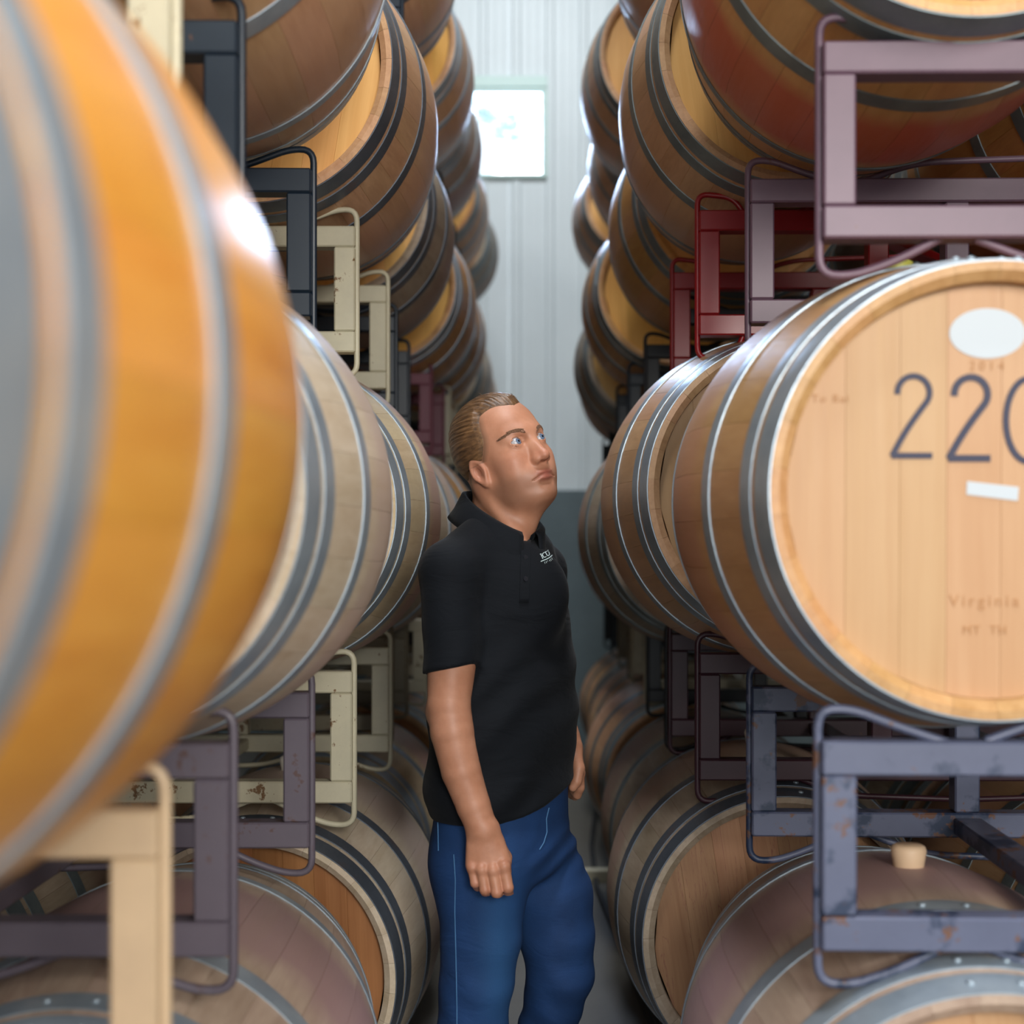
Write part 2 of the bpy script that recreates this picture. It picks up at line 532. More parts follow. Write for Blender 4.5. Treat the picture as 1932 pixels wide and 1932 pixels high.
BOARDS = [board_mesh(CUT[i], CUT[i + 1]) for i in range(8)]
def disc_mesh():
    n = 48
    vs = [(RHD * math.cos(2 * math.pi * k / n), 0, RHD * math.sin(2 * math.pi * k / n)) for k in range(n)]
    vs += [(x, .02, z) for x, _, z in vs]
    fs = [tuple(range(n)), tuple(range(2 * n - 1, n - 1, -1))] + [(i, i + n, (i + 1) % n + n, (i + 1) % n) for i in range(n)]
    m = mesh_from('back_head', vs, fs, smooth=False)
    bm = bmesh.new(); bm.from_mesh(m); bmesh.ops.recalc_face_normals(bm, faces=bm.faces); bm.to_mesh(m); bm.free()
    return m
BACK = disc_mesh()
def bung_mesh():
    n = 20
    prof = [(0, .033), (.020, .033), (.025, .030), (.027, .024), (.024, .006), (.022, -.006), (0, -.006)]
    vs, fs = [], []
    for k in range(n):
        a = 2 * math.pi * k / n
        for r, z in prof: vs.append((r * math.cos(a), r * math.sin(a), z))
    P = len(prof)
    for k in range(n):
        k2 = (k + 1) % n
        for i in range(P - 1): fs.append((k * P + i, k2 * P + i, k2 * P + i + 1, k * P + i + 1)[::-1])
    m = mesh_from('bung', vs, fs); sharp_by_angle(m, 45); return m
BUNG = bung_mesh()
M_BUNG = {'white': plain('white_silicone_bung', L(222, 214, 200), .5), 'green': plain('yellow_green_bung', L(188, 186, 84), .45),
          'wood': plain('cream_bung', L(222, 190, 156), .5)}

def barrel(key, X, H, Z, s, ya, pi, tone, hoop, label, group, bung='white', head=None, rivets=False, turn=0.0):
    root = empty('wine_barrel', (X, Z, CAMH + H), (pi, 0, -ya))
    root.scale = (s, s, s)
    tag(root, label, 'barrel', group)
    sm = STAVE_MAT[tone]; hm = HEAD_MAT[head or tone]
    for k in range(NST):
        mk('stave', STAVE, root, sm, rot=(0, 2 * math.pi * (k + turn) / NST, 0))
    for k, b in enumerate(BOARDS):
        mk('head_board', b, root, hm, loc=(0, -HL + .030, 0), rot=(0, (turn - .5) * .35, 0))
    mk('back_head', BACK, root, hm, loc=(0, HL - .050, 0))
    for k, h in enumerate(HOOPS):
        ho = mk('hoop', h, root, HOOP[hoop], rot=(0, 0, 0))
        if rivets and k < 3:
            t = RIVET_T[k]
            for dx in (-.03, .03):
                a = dx / rad(t)
                r = rad(t) + .003
                mk('rivet', RIVET, ho, HOOP['bright'], loc=(r * math.sin(a), t, r * math.cos(a)), rot=(0, a, 0))
    mk('bung', BUNG, root, M_BUNG[bung], loc=(0, 0, RB - .002))
    return root

ORD = ['', 'nearest', 'second', 'third', 'fourth', 'fifth', 'sixth', 'seventh', 'eighth']
TIER = {1: 'bottom tier', 2: 'second tier', 3: 'third tier', 4: 'top tier'}
def stack_name(side, st):
    n = ORD[st + 1] if side == 'L' else ORD[st]
    row = 'behind the man' if side == 'L' else 'the man faces'
    return '%s stack of the row %s' % (n, row)

B = {
'R1L2':(0.579,0.087,2.190,0.992,-0.011,0.017),'R2L2':(0.526,0.128,3.238,1.035,-0.010,-0.006),
'R3L2':(0.499,0.068,4.365,1.008,-0.003,-0.000),'R1L3':(0.594,1.014,2.250,0.998,0.027,0.052),
'R2L3':(0.547,1.056,3.271,0.971,0.013,0.031),'R3L3':(0.592,1.035,4.345,0.996,-0.016,0.015),
'R4L3':(0.549,0.990,5.523,1.001,0.031,0.018),'R5L3':(0.555,0.906,6.658,1.009,0.025,0.023),
'R4L4':(0.546,1.887,5.615,0.989,0.009,0.027),'R6L4':(0.577,1.890,7.821,1.000,0.002,0.004),
'R3L4':(0.597,1.966,4.356,0.997,0.009,0.0),'R1L1':(0.590,-0.844,2.148,1.024,0.040,-0.029),
'R2L1':(0.539,-0.809,3.304,1.025,0.029,-0.030),'R3L1':(0.572,-0.848,4.368,1.002,-0.005,0.002),
'R4L1':(0.560,-0.84,5.531,1.0,0.0,0.0),
'L0L2':(-0.509,0.098,0.907,1.0,-0.071,0.033),'L1L2':(-0.570,0.080,2.077,1.021,-0.024,0.005),
'L2L2':(-0.566,0.090,3.231,1.007,-0.006,0.0),'L3L2':(-0.581,0.071,4.400,0.998,0.001,0.0),
'L4L2':(-0.564,0.086,5.549,1.002,-0.001,0.0),'L1L3':(-0.568,1.019,2.110,1.006,-0.037,0.002),
'L2L3':(-0.569,1.017,3.254,0.990,0.0,0.035),'L3L3':(-0.594,1.018,4.402,0.994,-0.021,0.008),
'L4L3':(-0.572,1.001,5.563,1.001,-0.004,0.008),'L5L3':(-0.568,1.043,6.640,0.999,-0.010,0.001),
'L6L3':(-0.568,0.998,7.762,0.999,0.007,0.0),'L3L4':(-0.570,1.969,4.393,0.999,-0.010,0.003),
'L4L4':(-0.578,1.930,5.600,0.990,-0.017,0.015),'L5L4':(-0.586,1.959,6.640,0.997,0.005,0.001),
'L6L4':(-0.589,1.925,7.760,0.995,-0.008,0.013),'L7L4':(-0.562,1.954,8.910,1.0,0.009,-0.001),
'L1L1':(-0.583,-0.864,2.103,1.002,-0.027,-0.003),'L2L1':(-0.564,-0.857,3.228,1.013,0.0,-0.008),
'L3L1':(-0.604,-0.864,4.394,0.996,-0.009,-0.001),'L4L1':(-0.586,-0.850,5.555,1.002,0.007,-0.006),
# carried along behind others in the same rows
'L5L2':(-0.57,0.08,6.66,1,0,0),'L6L2':(-0.57,0.07,7.78,1,0,0),'L7L3':(-0.57,1.0,8.92,1,0,0),
'R4L2':(0.575,0.07,5.52,1,0,0),'R5L2':(0.60,0.0,6.66,1,0,0),'R5L1':(0.62,-0.86,6.67,1,0,0),
'R5L4':(0.625,1.90,6.74,1,0,0),'R6L3':(0.62,0.95,7.82,1,0,0),
'L0L1':(-0.56,-0.86,0.99,1,0,0),
'L5L1':(-.57,-.86,6.67,1,0,0),'L6L1':(-.57,-.86,7.78,1,0,0),'L7L1':(-.57,-.86,8.9,1,0,0),'L7L2':(-.57,.08,8.9,1,0,0),
'R6L1':(.62,-.86,7.8,1,0,0),'R6L2':(.62,.04,7.8,1,0,0),
}
# tone, hoop, head, bung, what it looks like
D = {
'L0L2':('gold','bright',None,'white','big glossy golden-orange barrel in front'),
'L1L2':('pale','bright',None,'white','pale grey-beige oak barrel with three hoops showing'),
'L2L2':('cream','bright',None,'white','cream oak barrel with pink-stained middle'),
'L3L2':('pale','bright',None,'white','pale pinkish oak barrel, mostly hidden'),
'L4L2':('orange','bright',None,'white','orange oak barrel beside the back of his head'),
'L5L2':('cream','bright',None,'white','whitish oak barrel behind the man\'s neck'),
'L1L3':('brown','bright',None,'white','brown oak barrel, only its underside showing'),
'L2L3':('brown','dark','honey','white','large brown barrel with golden head and curved hoops'),
'L3L3':('grey','dark','honey','white','grey-brown barrel with dark hoops, tan head'),
'L4L3':('honey','bright','orange','white','honey-coloured oak barrel with bright yellow head'),
'L5L3':('honey','bright',None,'white','honey-brown oak barrel showing no head'),
'L6L3':('pale','dull',None,'white','pale grey barrel just above the man\'s hair'),
'L3L4':('brown','dark',None,'white','dark brown barrel, topmost, partly cut off'),
'L4L4':('brown','bright','orange','white','brown oak barrel with yellow head beside the window'),
'L5L4':('mauve','bright',None,'white','mauve-tinted oak barrel overlapping the window'),
'L6L4':('honey','dull','honey','white','tan oak barrel below the window corner'),
'L7L4':('grey','dull',None,'white','grey oak barrel at the far end'),
'L1L1':('mauve','bright',None,'white','mauve weathered barrel with light blue hoop'),
'L2L1':('pale','dark','amber','white','weathered barrel with dark orange head'),
'L3L1':('cream','bright',None,'white','whitish barrel with square stave ends'),
'L4L1':('brown','dull','amber','white','brown barrel with orange head by his elbow'),
'R1L2':('tan','bright',None,'green','tan barrel marked 220 with white oval label'),
'R2L2':('brown','bright','tan','white','brown barrel with three shiny hoops and pale head'),
'R3L2':('grey','dull',None,'white','grey-brown barrel against the concrete wall'),
'R1L3':('red','dull','dark','white','red wine-stained oak barrel seen from below'),
'R2L3':('brown','dull','honey','white','brown barrel with honey head above the red rack'),
'R3L3':('orange','dull','brown','white','orange-brown barrel behind the red rack'),
'R4L3':('honey','dull','orange','white','honey barrel with white paper strip on its hoop'),
'R5L3':('grey','dull','brown','white','shaded grey-green barrel with brown head'),
'R3L4':('brown','bright',None,'white','brown barrel with glinting rim'),
'R4L4':('brown','dull','honey','white','brown barrel with pale golden head against white wall'),
'R6L4':('brown','dull','honey','white','farthest barrel with golden head and glinting hoop'),
'R5L4':('brown','dull',None,'white','set-back brown barrel between two golden heads'),
'R1L1':('mauve','bright','tan','wood','mauve barrel with cream bung and light blue hoops'),
'R2L1':('grey','dark','wine','white','grey barrel with wine-streaked head boards'),
'R3L1':('grey','dull',None,'white','grey weathered barrel above the cream floor bar'),
'R4L1':('brown','dull','amber','white','shadowed brown barrel with orange head'),
}
GROUP = {'L': 'wine barrels in the row behind the man', 'R': 'wine barrels in the row the man faces'}
BAR = {}
for key, prm in B.items():
    side, st, lv = key[0], int(key[1]), int(key[3])
    tone, hoop, head, bung, desc = D.get(key, ('brown', 'dull', None, 'white', 'oak barrel mostly hidden'))
    label = '%s, %s, %s' % (desc, TIER[lv], stack_name(side, st))
    w = label.split()
    if len(w) > 16:
        label = '%s, %s, %s' % (desc, TIER[lv], '%s stack, row %s' % (ORD[st + (1 if side == 'L' else 0)], 'behind him' if side == 'L' else 'he faces'))
    BAR[key] = barrel(key, *prm, tone, hoop, label, GROUP[side], bung, head, rivets=st <= 2, turn=.5 if key == 'R1L2' else random.random())

# outer barrels of the two-barrel racks, glimpsed through the gaps
for key, X, H, Z, tone, desc in (
        ('R1L3', 1.33, 1.0, 2.16, 'brown', 'dark barrel glimpsed behind the red-stained one, outer side of rack'),
        ('R2L3', 1.30, 1.03, 3.27, 'orange', 'orange barrel glimpsed past the purple rack, outer side'),
        ('R1L1', 1.33, -.85, 2.15, 'mauve', 'pink-stained barrel beyond the cream bung, outer side of rack'),
        ('R2L1', 1.28, -.83, 3.3, 'brown', 'dark barrel beyond the wine-streaked head, outer side of rack'),
        ('R3L1', 1.30, -.85, 4.37, 'grey', 'barrel deep behind the worn blue rack, outer side'),
        ('R2L2', 1.27, .10, 3.24, 'brown', 'barrel behind the 220 barrel, outer side of burgundy rack'),
        ('R3L2', 1.25, .07, 4.37, 'grey', 'barrel behind the shiny-hooped one, outer side of rack'),
        ('R3L3', 1.33, 1.03, 4.35, 'grey', 'barrel seen through the red rack, outer side'),
        ('L1L1', -1.32, -.86, 2.1, 'grey', 'shadowed barrel behind the plum rack, outer side'),
        ('L2L1', -1.30, -.86, 3.23, 'grey', 'barrel with studded hoops seen through the plum rack'),
        ('L3L1', -1.33, -.86, 4.39, 'brown', 'barrel deep behind the cream rack, bottom tier outer side'),
        ('L2L3', -1.30, 1.02, 3.25, 'brown', 'barrel behind the navy rack post, outer side'),
        ('L2L2', -1.30, .08, 3.23, 'grey', 'barrel behind the cream rack gap, outer side'),
        ('L3L2', -1.31, .07, 4.4, 'brown', 'barrel behind the wired cream rack, outer side')):
    barrel(key, X, H, Z, 1, 0, 0, tone, 'dull', desc, 'outer barrels of the two-barrel racks', 'white', None, False, random.random())

# ---- marks on the head of barrel 220
M_INK = plain('navy_ink', L(44, 46, 70), .6)
M_BRAND = plain('branded_burn', L(176, 128, 84), .7)
M_LABEL = plain('white_label', L(188, 197, 204), .5)
R220 = BAR['R1L2']
def stroke(pts, w, name, mat, parent, y):
    vs, fs = [], []
    pts = [Vector((p[0], 0, p[1])) for p in pts]
    for i, p in enumerate(pts):
        a = pts[max(i - 1, 0)]; b = pts[min(i + 1, len(pts) - 1)]
        t = (b - a).normalized(); n = Vector((-t.z, 0, t.x))
        ww = w(i / (len(pts) - 1)) if callable(w) else w
        vs += [p + n * ww / 2, p - n * ww / 2]
    N = len(vs)
    vs += [v + Vector((0, .0012, 0)) for v in vs[:N]]
    for i in range(len(pts) - 1):
        a = 2 * i
        fs += [(a, a + 1, a + 3, a + 2), (N + a, a, a + 2, N + a + 2), (a + 1, N + a + 1, N + a + 3, a + 3)]
    fs += [(0, N, N + 1, 1), (N - 2, N - 1, 2 * N - 1, 2 * N - 2)]
    m = mesh_from(name, vs, fs, smooth=False)
    bm = bmesh.new(); bm.from_mesh(m); bmesh.ops.recalc_face_normals(bm, faces=bm.faces); bm.to_mesh(m); bm.free()
    return mk(name, m, parent, mat, loc=(0, y, 0))
YH = -HL + .030
HS = FPX / (2.190 + YH * .992) * .992           # pixels per local metre on the head
HU = U0 + (0.579 - 0.011 * YH) * FPX / (2.190 + YH * .992)
HV = V0 - (0.087 + 0.017 * YH) * FPX / (2.190 + YH * .992)
def hp(u, v): return ((u - HU) / HS, (HV - v) / HS)
def two(u0, u1, v0, v1, bend):
    pts = []
    r = (u1 - u0) * 0.40; cx = (u0 + u1) / 2 + 2; cy = v0 + r
    for i in range(17):
        a = math.radians(186 - 218 * i / 16)
        pts.append((cx + r * math.cos(a), cy - r * math.sin(a) * 1.02))
    x, y = pts[-1]
    for i in range(1, 9):
        f = i / 8
        pts.append((x + (u0 - x) * f - bend * math.sin(math.pi * f), y + (v1 - y) * f))
    return [hp(*p) for p in pts], [hp(u0 - 1, v1 - 1), hp(u1, v1 - 1)]
T = 11.5 / HS
for (u0, u1, v0, v1, wd) in ((1682, 1758, 711, 861, 1.0), (1789, 1868, 713, 866, 1.15)):
    a, b = two(u0, u1, v0, v1, 4)
    stroke(a, T * wd, 'digit', M_INK, R220, YH - .0012)
    stroke(b, T * wd, 'digit', M_INK, R220, YH - .0014)
ring = []
for i in range(33):
    a = math.radians(90 - 360 * i / 32)
    ring.append(hp(1940 + 43 * math.cos(a), 793 - 78 * math.sin(a)))
stroke(ring, T * 1.05, 'digit', M_INK, R220, YH - .0012)
# oval paper label
n = 40; vs = []
for k in range(n):
    a = 2 * math.pi * k / n
    x, z = hp(1861 + 72 * math.cos(a), 630 - 47 * math.sin(a)); vs.append((x, 0, z))
vs += [(x, .001, z) for x, _, z in vs]
m = mesh_from('oval_label', vs, [tuple(range(n - 1, -1, -1))] + [(i, (i + 1) % n, (i + 1) % n + n, i + n) for i in range(n)], smooth=False)
bm = bmesh.new(); bm.from_mesh(m); bmesh.ops.recalc_face_normals(bm, faces=bm.faces); bm.to_mesh(m); bm.free()
mk('oval_label', m, R220, M_LABEL, loc=(0, YH - .0011, 0))
# small tilted white sticker
c = [hp(1824, 908), hp(1922, 919), hp(1920, 945), hp(1823, 933)]
vs = [(x, 0, z) for x, z in c] + [(x, .001, z) for x, z in c]
m = mesh_from('sticker', vs, [(0, 1, 2, 3), (0, 4, 5, 1), (1, 5, 6, 2), (2, 6, 7, 3), (3, 7, 4, 0)], smooth=False)
mk('sticker', m, R220, M_LABEL, loc=(0, YH - .0011, 0))
def brand(txt, u, v, hpx, name='branded_lettering', spacing=1.0, mat=M_BRAND):
    cu = bpy.data.curves.new(name, 'FONT'); cu.body = txt; cu.size = hpx / 0.7 / HS
    cu.extrude = .0004; cu.space_character = spacing
    t_ = bpy.data.objects.new(name, cu); COL.objects.link(t_)
    bpy.context.view_layer.update()
    m_ = bpy.data.meshes.new_from_object(t_.evaluated_get(bpy.context.evaluated_depsgraph_get())); m_.name = name
    bpy.data.objects.remove(t_)
    x, z = hp(u, v + hpx)
    return mk(name, m_, R220, mat, loc=(x, YH - .0006, z), rot=(math.pi / 2, 0, 0))
brand('2014', 1827, 682, 17, spacing=1.5)
brand('To Bai', 1530, 745, 15, spacing=1.25)
brand('Virginia', 1791, 1122, 22, spacing=1.35)
brand('MT  TH', 1816, 1180, 17, spacing=1.1)
# white paper strip on the hoop of a barrel above
m = box_mesh('paper_strip', (-.012, -.0012, -.055), (.012, 0, .055), 0)
o = mk('paper_strip', m, BAR['R4L3'], M_LABEL)
a = math.radians(-78); r = rad(-.449) + .004
o.location = (r * math.sin(a), -.449, r * math.cos(a)); o.rotation_euler = (0, a + math.pi / 2, 0)
o.rotation_euler = (0, math.radians(12), math.radians(68))

# ================================================================ RACKS
RW = 1.12     # rack width across the aisle
TB = 0.044
def rr(pts, rads):  # polyline with rounded corners in xz
    out = []
    for i, p in enumerate(pts):
        q = rads[i]
        if q <= 0 or i in (0, len(pts) - 1): out.append(p); continue
        p = Vector(p); a = (Vector(pts[i - 1]) - p).normalized(); b = (Vector(pts[i + 1]) - p).normalized()
        s, e = p + a * q, p + b * q
        for k in range(6):
            t = k / 5
            out.append(tuple((1 - t) ** 2 * s + 2 * t * (1 - t) * p + t * t * e))
    return out
h = RW / 2
RODR = .0062
def rod(pts, rads):
    return tube_mesh('cradle_rod', [(x, 0, z) for x, z in rr(pts, rads)], RODR, 8)
def side_rod(sg, loops=True):
    e = -h + .002
    if loops == 'closed':
        pts = [(-h + .100, .056), (-h + .080, .006), (e, .007), (e, .361), (-h + .080, .352), (-h + .100, .319)]
        r_ = [0, .025, .025, .025, .025, 0]
    elif loops:
        pts = [(-h + .168, .058), (-h + .105, .026), (-h + .048, .007), (e, .007), (e, .361), (-h + .048, .359), (-h + .105, .337), (-h + .168, .316)]
        r_ = [0, .03, .02, .026, .026, .02, .03, 0]
    else:
        pts = [(e, .056), (e, .361), (-h + .048, .359), (-h + .105, .337), (-h + .168, .316)]
        r_ = [0, .026, .02, .03, 0]
    if sg > 0: pts = [(-x, z) for x, z in pts]
    return rod(pts, r_)
def mid_rod(z0, up):
    d = 1 if up else -1
    pts = [(-h + .215, z0), (-h + .31, z0 + d * .036), (0, z0 + d * .044), (h - .31, z0 + d * .036), (h - .215, z0)]
    return rod(pts, [0, .05, .05, .05, 0])
ROD_L, ROD_R = side_rod(-1), side_rod(1)
ROD_FL, ROD_FR = side_rod(-1, False), side_rod(1, False)
ROD_CL, ROD_CR = side_rod(-1, 'closed'), side_rod(1, 'closed')
ROD_T, ROD_B = mid_rod(.319, True), mid_rod(.056, False)
POST = box_mesh('post', (-TB / 2, -TB / 2, .0985), (TB / 2, TB / 2, .2765), .003)
BARM = box_mesh('crossbar', (-h + .004, -TB / 2, 0), (h - .004, TB / 2, TB), .003)
TIES = {}
def tie_mesh(d):
    k = round(d, 3)
    if k not in TIES:
        TIES[k] = box_mesh('tie_bar', (-.025, -d / 2 + TB / 2, 0), (.025, d / 2 - TB / 2, .03), .003)
    return TIES[k]

def rack(side, st, lv, xf, zf, xb, zb, hr, color, label, floor=False):
    sg = -1 if side == 'L' else 1
    cxf, cxb = sg * (xf + h), sg * (xb + h)
    cx, cy, d = (cxf + cxb) / 2, (zf + zb) / 2, zb - zf
    base = {1: -1.524, 2: -.558, 3: .374, 4: 1.314}[lv] + hr
    root = empty('barrel_rack', (cx, cy, CAMH + base), (0, 0, -(cxb - cxf) / d))
    tag(root, label, 'rack', 'steel racks in the row ' + ('behind the man' if side == 'L' else 'the man faces'))
    mat = PAINT[color]
    for y in (-d / 2, d / 2):
        mk('crossbar', BARM, root, mat, loc=(0, y, .277))
        mk('crossbar', BARM, root, mat, loc=(0, y, .054))
        for x in (-h + .004 + TB / 2, -h + .385, h - .385, h - .004 - TB / 2):
            mk('post', POST, root, mat, loc=(x, y, 0))
        if floor:
            mk('cradle_rod', ROD_FL, root, mat, loc=(0, y, 0)); mk('cradle_rod', ROD_FR, root, mat, loc=(0, y, 0))
        else:
            c_ = color == 'red'
            mk('cradle_rod', ROD_CL if c_ else ROD_L, root, mat, loc=(0, y, 0)); mk('cradle_rod', ROD_CR if c_ else ROD_R, root, mat, loc=(0, y, 0))
            mk('cradle_rod', ROD_B, root, mat, loc=(0, y, 0))
        mk('cradle_rod', ROD_T, root, mat, loc=(0, y, 0))
    t = tie_mesh(d)
    for x in (-h + .385, h - .385):
        mk('tie_bar', t, root, mat, loc=(x, 0, .060))
    if st <= 2 and side == 'R':   # flat brace running across between the two frames
        L_ = math.hypot(.5, d)
        mk('brace', box_mesh('brace', (-L_ / 2, -.02, 0), (L_ / 2, .02, .02), .002), root, mat, loc=(0.02, 0, .283), rot=(0, 0, math.atan2(d, .5)))
    return root

RK = [
('R',1,3,.391,1.876,.401,2.56,0,'purple','purple steel rack'),
('R',2,3,.354,2.95,.366,3.60,.04,'red','red steel rack'),
('R',3,3,.40,3.93,.375,4.60,0,'black','black steel rack'),
('R',4,3,.36,5.15,.36,5.83,-.02,'navy','dark navy steel rack'),
('R',5,3,.40,6.30,.40,6.98,-.07,'black','black steel rack'),
('R',6,3,.42,7.45,.42,8.13,-.05,'navy','dark navy steel rack'),
('R',1,2,.365,1.75,.390,2.463,0,'worn_blue','worn blue steel rack with rust patches'),
('R',2,2,.348,2.90,.36,3.60,.03,'burgundy','dark burgundy steel rack'),
('R',3,2,.379,3.89,.394,4.70,0,'black','black steel rack with round corners'),
('R',4,2,.42,5.10,.42,5.80,0,'cream','cream steel rack'),
('R',5,2,.44,6.30,.44,6.98,-.02,'olive','shade-darkened cream steel rack'),
('R',3,4,.38,3.98,.38,4.66,.0,'black','black steel rack'),
('R',4,4,.36,5.28,.36,5.95,-.06,'black','black steel rack'),
('R',5,4,.43,6.38,.43,7.06,-.06,'navy','dark navy steel rack'),
('R',6,4,.39,7.48,.39,8.15,-.07,'black','black steel rack'),
('R',1,1,.37,1.80,.37,2.48,.02,'navy','navy floor rack'),
('R',2,1,.36,2.96,.36,3.64,.03,'black','black floor rack'),
('R',3,1,.38,4.03,.38,4.71,.02,'black','black floor rack'),
('R',4,1,.38,5.19,.38,5.87,.02,'burgundy','burgundy floor rack'),
('R',5,1,.42,6.30,.42,6.98,0.02,'black','black floor rack'),
('L',0,3,.372,.77,.372,1.45,0,'cream','cream steel rack'),
('L',0,2,.341,.62,.341,1.29,0,'beige','beige steel rack'),
('L',1,3,.379,1.80,.393,2.486,0,'navy','dark navy steel rack'),
('L',1,2,.375,1.74,.378,2.38,0,'plum','plum-grey steel rack'),
('L',2,3,.370,2.933,.371,3.576,0,'cream','cream steel rack with wired bar'),
('L',2,2,.36,2.81,.36,3.53,0,'cream','chipped cream steel rack'),
('L',3,3,.395,4.025,.418,4.704,0,'navy','dark teal steel rack'),
('L',3,2,.40,3.95,.419,4.64,0,'olive','shade-darkened cream steel rack'),
('L',4,3,.383,5.30,.38,5.98,0,'wine','wine-red steel rack'),
('L',4,2,.386,5.05,.39,5.75,0,'cream','cream steel rack'),
('L',5,3,.364,6.19,.37,6.87,.02,'cream','cream steel rack'),
('L',6,3,.38,7.35,.38,8.02,-.02,'navy','dark navy steel rack'),
('L',7,3,.38,8.5,.38,9.18,-.02,'navy','dark navy steel rack'),
('L',5,2,.38,6.25,.38,6.93,0,'olive','shade-darkened cream steel rack'),
('L',6,2,.38,7.40,.38,8.08,0,'black','black steel rack'),
('L',3,4,.377,4.03,.377,4.71,0,'navy','dark navy steel rack'),
('L',4,4,.385,5.25,.385,5.93,-.03,'black','black steel rack'),
('L',5,4,.385,6.30,.385,6.98,0,'black','black steel rack'),
('L',6,4,.385,7.42,.385,8.10,-.03,'navy','dark navy steel rack'),
('L',7,4,.38,8.56,.38,9.24,0,'black','black steel rack'),
('L',0,1,.38,.65,.38,1.33,.02,'navy','navy floor rack'),
('L',1,1,.38,1.77,.38,2.45,.02,'plum','plum floor rack'),
('L',2,1,.37,2.89,.37,3.57,.02,'cream','cream floor rack'),
('L',3,1,.40,4.05,.40,4.73,.02,'black','black floor rack'),
('L',4,1,.39,5.2,.39,5.9,.02,'cream','cream floor rack'),
('L',5,1,.38,6.3,.38,6.98,.02,'black','black floor rack'),('L',6,1,.38,7.42,.38,8.1,.02,'navy','navy floor rack'),
('L',7,1,.38,8.55,.38,9.23,.02,'black','black floor rack'),('L',7,2,.38,8.5,.38,9.2,0,'black','black steel rack'),
('R',6,1,.43,7.46,.43,8.14,.02,'black','black floor rack'),('R',6,2,.43,7.46,.43,8.14,0,'navy','dark navy steel rack'),
]
for side, st, lv, xf, zf, xb, zb, hr, colr, desc in RK:
    n = ORD[st + (1 if side == 'L' else 0)]
    label = '%s under the %s of the %s' % (desc, TIER[lv], stack_name(side, st))
    if len(label.split()) > 16:
        label = '%s under the %s, %s stack, row %s' % (desc, TIER[lv], n, 'behind him' if side == 'L' else 'he faces')
    rack(side, st, lv, xf, zf, xb, zb, hr, colr, label, floor=(lv == 1))

tag(mk('floor_bar', box_mesh('floor_bar', (0, -.022, 0), (.62, .022, .056), .004), None, PAINT['cream'], loc=(.20, 6.20, 0)),
    'cream-painted steel bar lying on the floor between his leg and the barrels', 'bar')
hose = [(.36, 3.3, .012), (.372, 4.31, .012), (.335, 5.1, .012), (.285, 6.05, .012), (.30, 6.9, .012), (.36, 7.8, .012)]
tag(mk('hose', tube_mesh('hose', hose, .012, 8), None, plain('black_rubber', L(34, 34, 36), .6)), 'thin black hose lying on the concrete floor along the barrels', 'hose')

# leaves of a tree outside the window
rl = random.Random(5); bm = bmesh.new()
for cu_, cv_, n_, sp in ((930, 222, 60, 26), (955, 240, 36, 14), (942, 257, 16, 7), (970, 258, 20, 9), (985, 200, 16, 10), (915, 215, 30, 12)):
    for _ in range(n_):
        Yt = rl.uniform(12.4, 13.4); u = rl.gauss(cu_, sp); v = rl.gauss(cv_, sp * .35)
        c = Vector(((u - U0) * Yt / FPX, Yt, CAMH - (v - V0) * Yt / FPX))
        a, b = Vector((rl.gauss(0, 1), rl.gauss(0, 1), rl.gauss(0, 1))).normalized(), Vector((rl.gauss(0, 1), rl.gauss(0, 1), rl.gauss(0, 1))).normalized()
        vs_ = [bm.verts.new(c + a * .05), bm.verts.new(c + b * .022), bm.verts.new(c - a * .05), bm.verts.new(c - b * .022)]
        bm.faces.new(vs_)
m = bpy.data.meshes.new('foliage'); bm.to_mesh(m); bm.free()
fo = tag(mk('foliage', m, None, plain('pale_leaf', L(176, 196, 190), .6)), 'pale tree leaves outside the small high window', 'foliage')
fo['kind'] = 'stuff'
# ================================================================ THE MAN
# implicit surfaces -> one skin per garment / body
MZ = 2.72
def P(u, v, Z=MZ):
    return np.array([(u - U0) * Z / FPX, Z, CAMH - (v - V0) * Z / FPX])

def f_cap(p, a, b, ra, rb):
    a = np.asarray(a, np.float32); b = np.asarray(b, np.float32)
    d = b - a; L2 = float(d @ d)
    h_ = np.clip(((p - a) @ d) / L2, 0, 1)
    q = p - a - h_[..., None] * d
    return np.sqrt((q * q).sum(-1)) - (ra + (rb - ra) * h_)
def f_sph(p, c, r):
    q = p - np.asarray(c, np.float32); return np.sqrt((q * q).sum(-1)) - r
def f_ell(p, c, r, R=None):
    q = p - np.asarray(c, np.float32)
    if R is not None: q = q @ np.asarray(R, np.float32)      # columns of R: axes
    r = np.asarray(r, np.float32)
    k0 = np.sqrt(((q / r) ** 2).sum(-1)); k1 = np.sqrt(((q / (r * r)) ** 2).sum(-1)) + 1e-9
    return k0 * (k0 - 1) / k1
def smin(a, b, k):
    h_ = np.clip(0.5 + 0.5 * (b - a) / k, 0, 1)
    return b + (a - b) * h_ - k * h_ * (1 - h_)
def smax(a, b, k): return -smin(-a, -b, k)

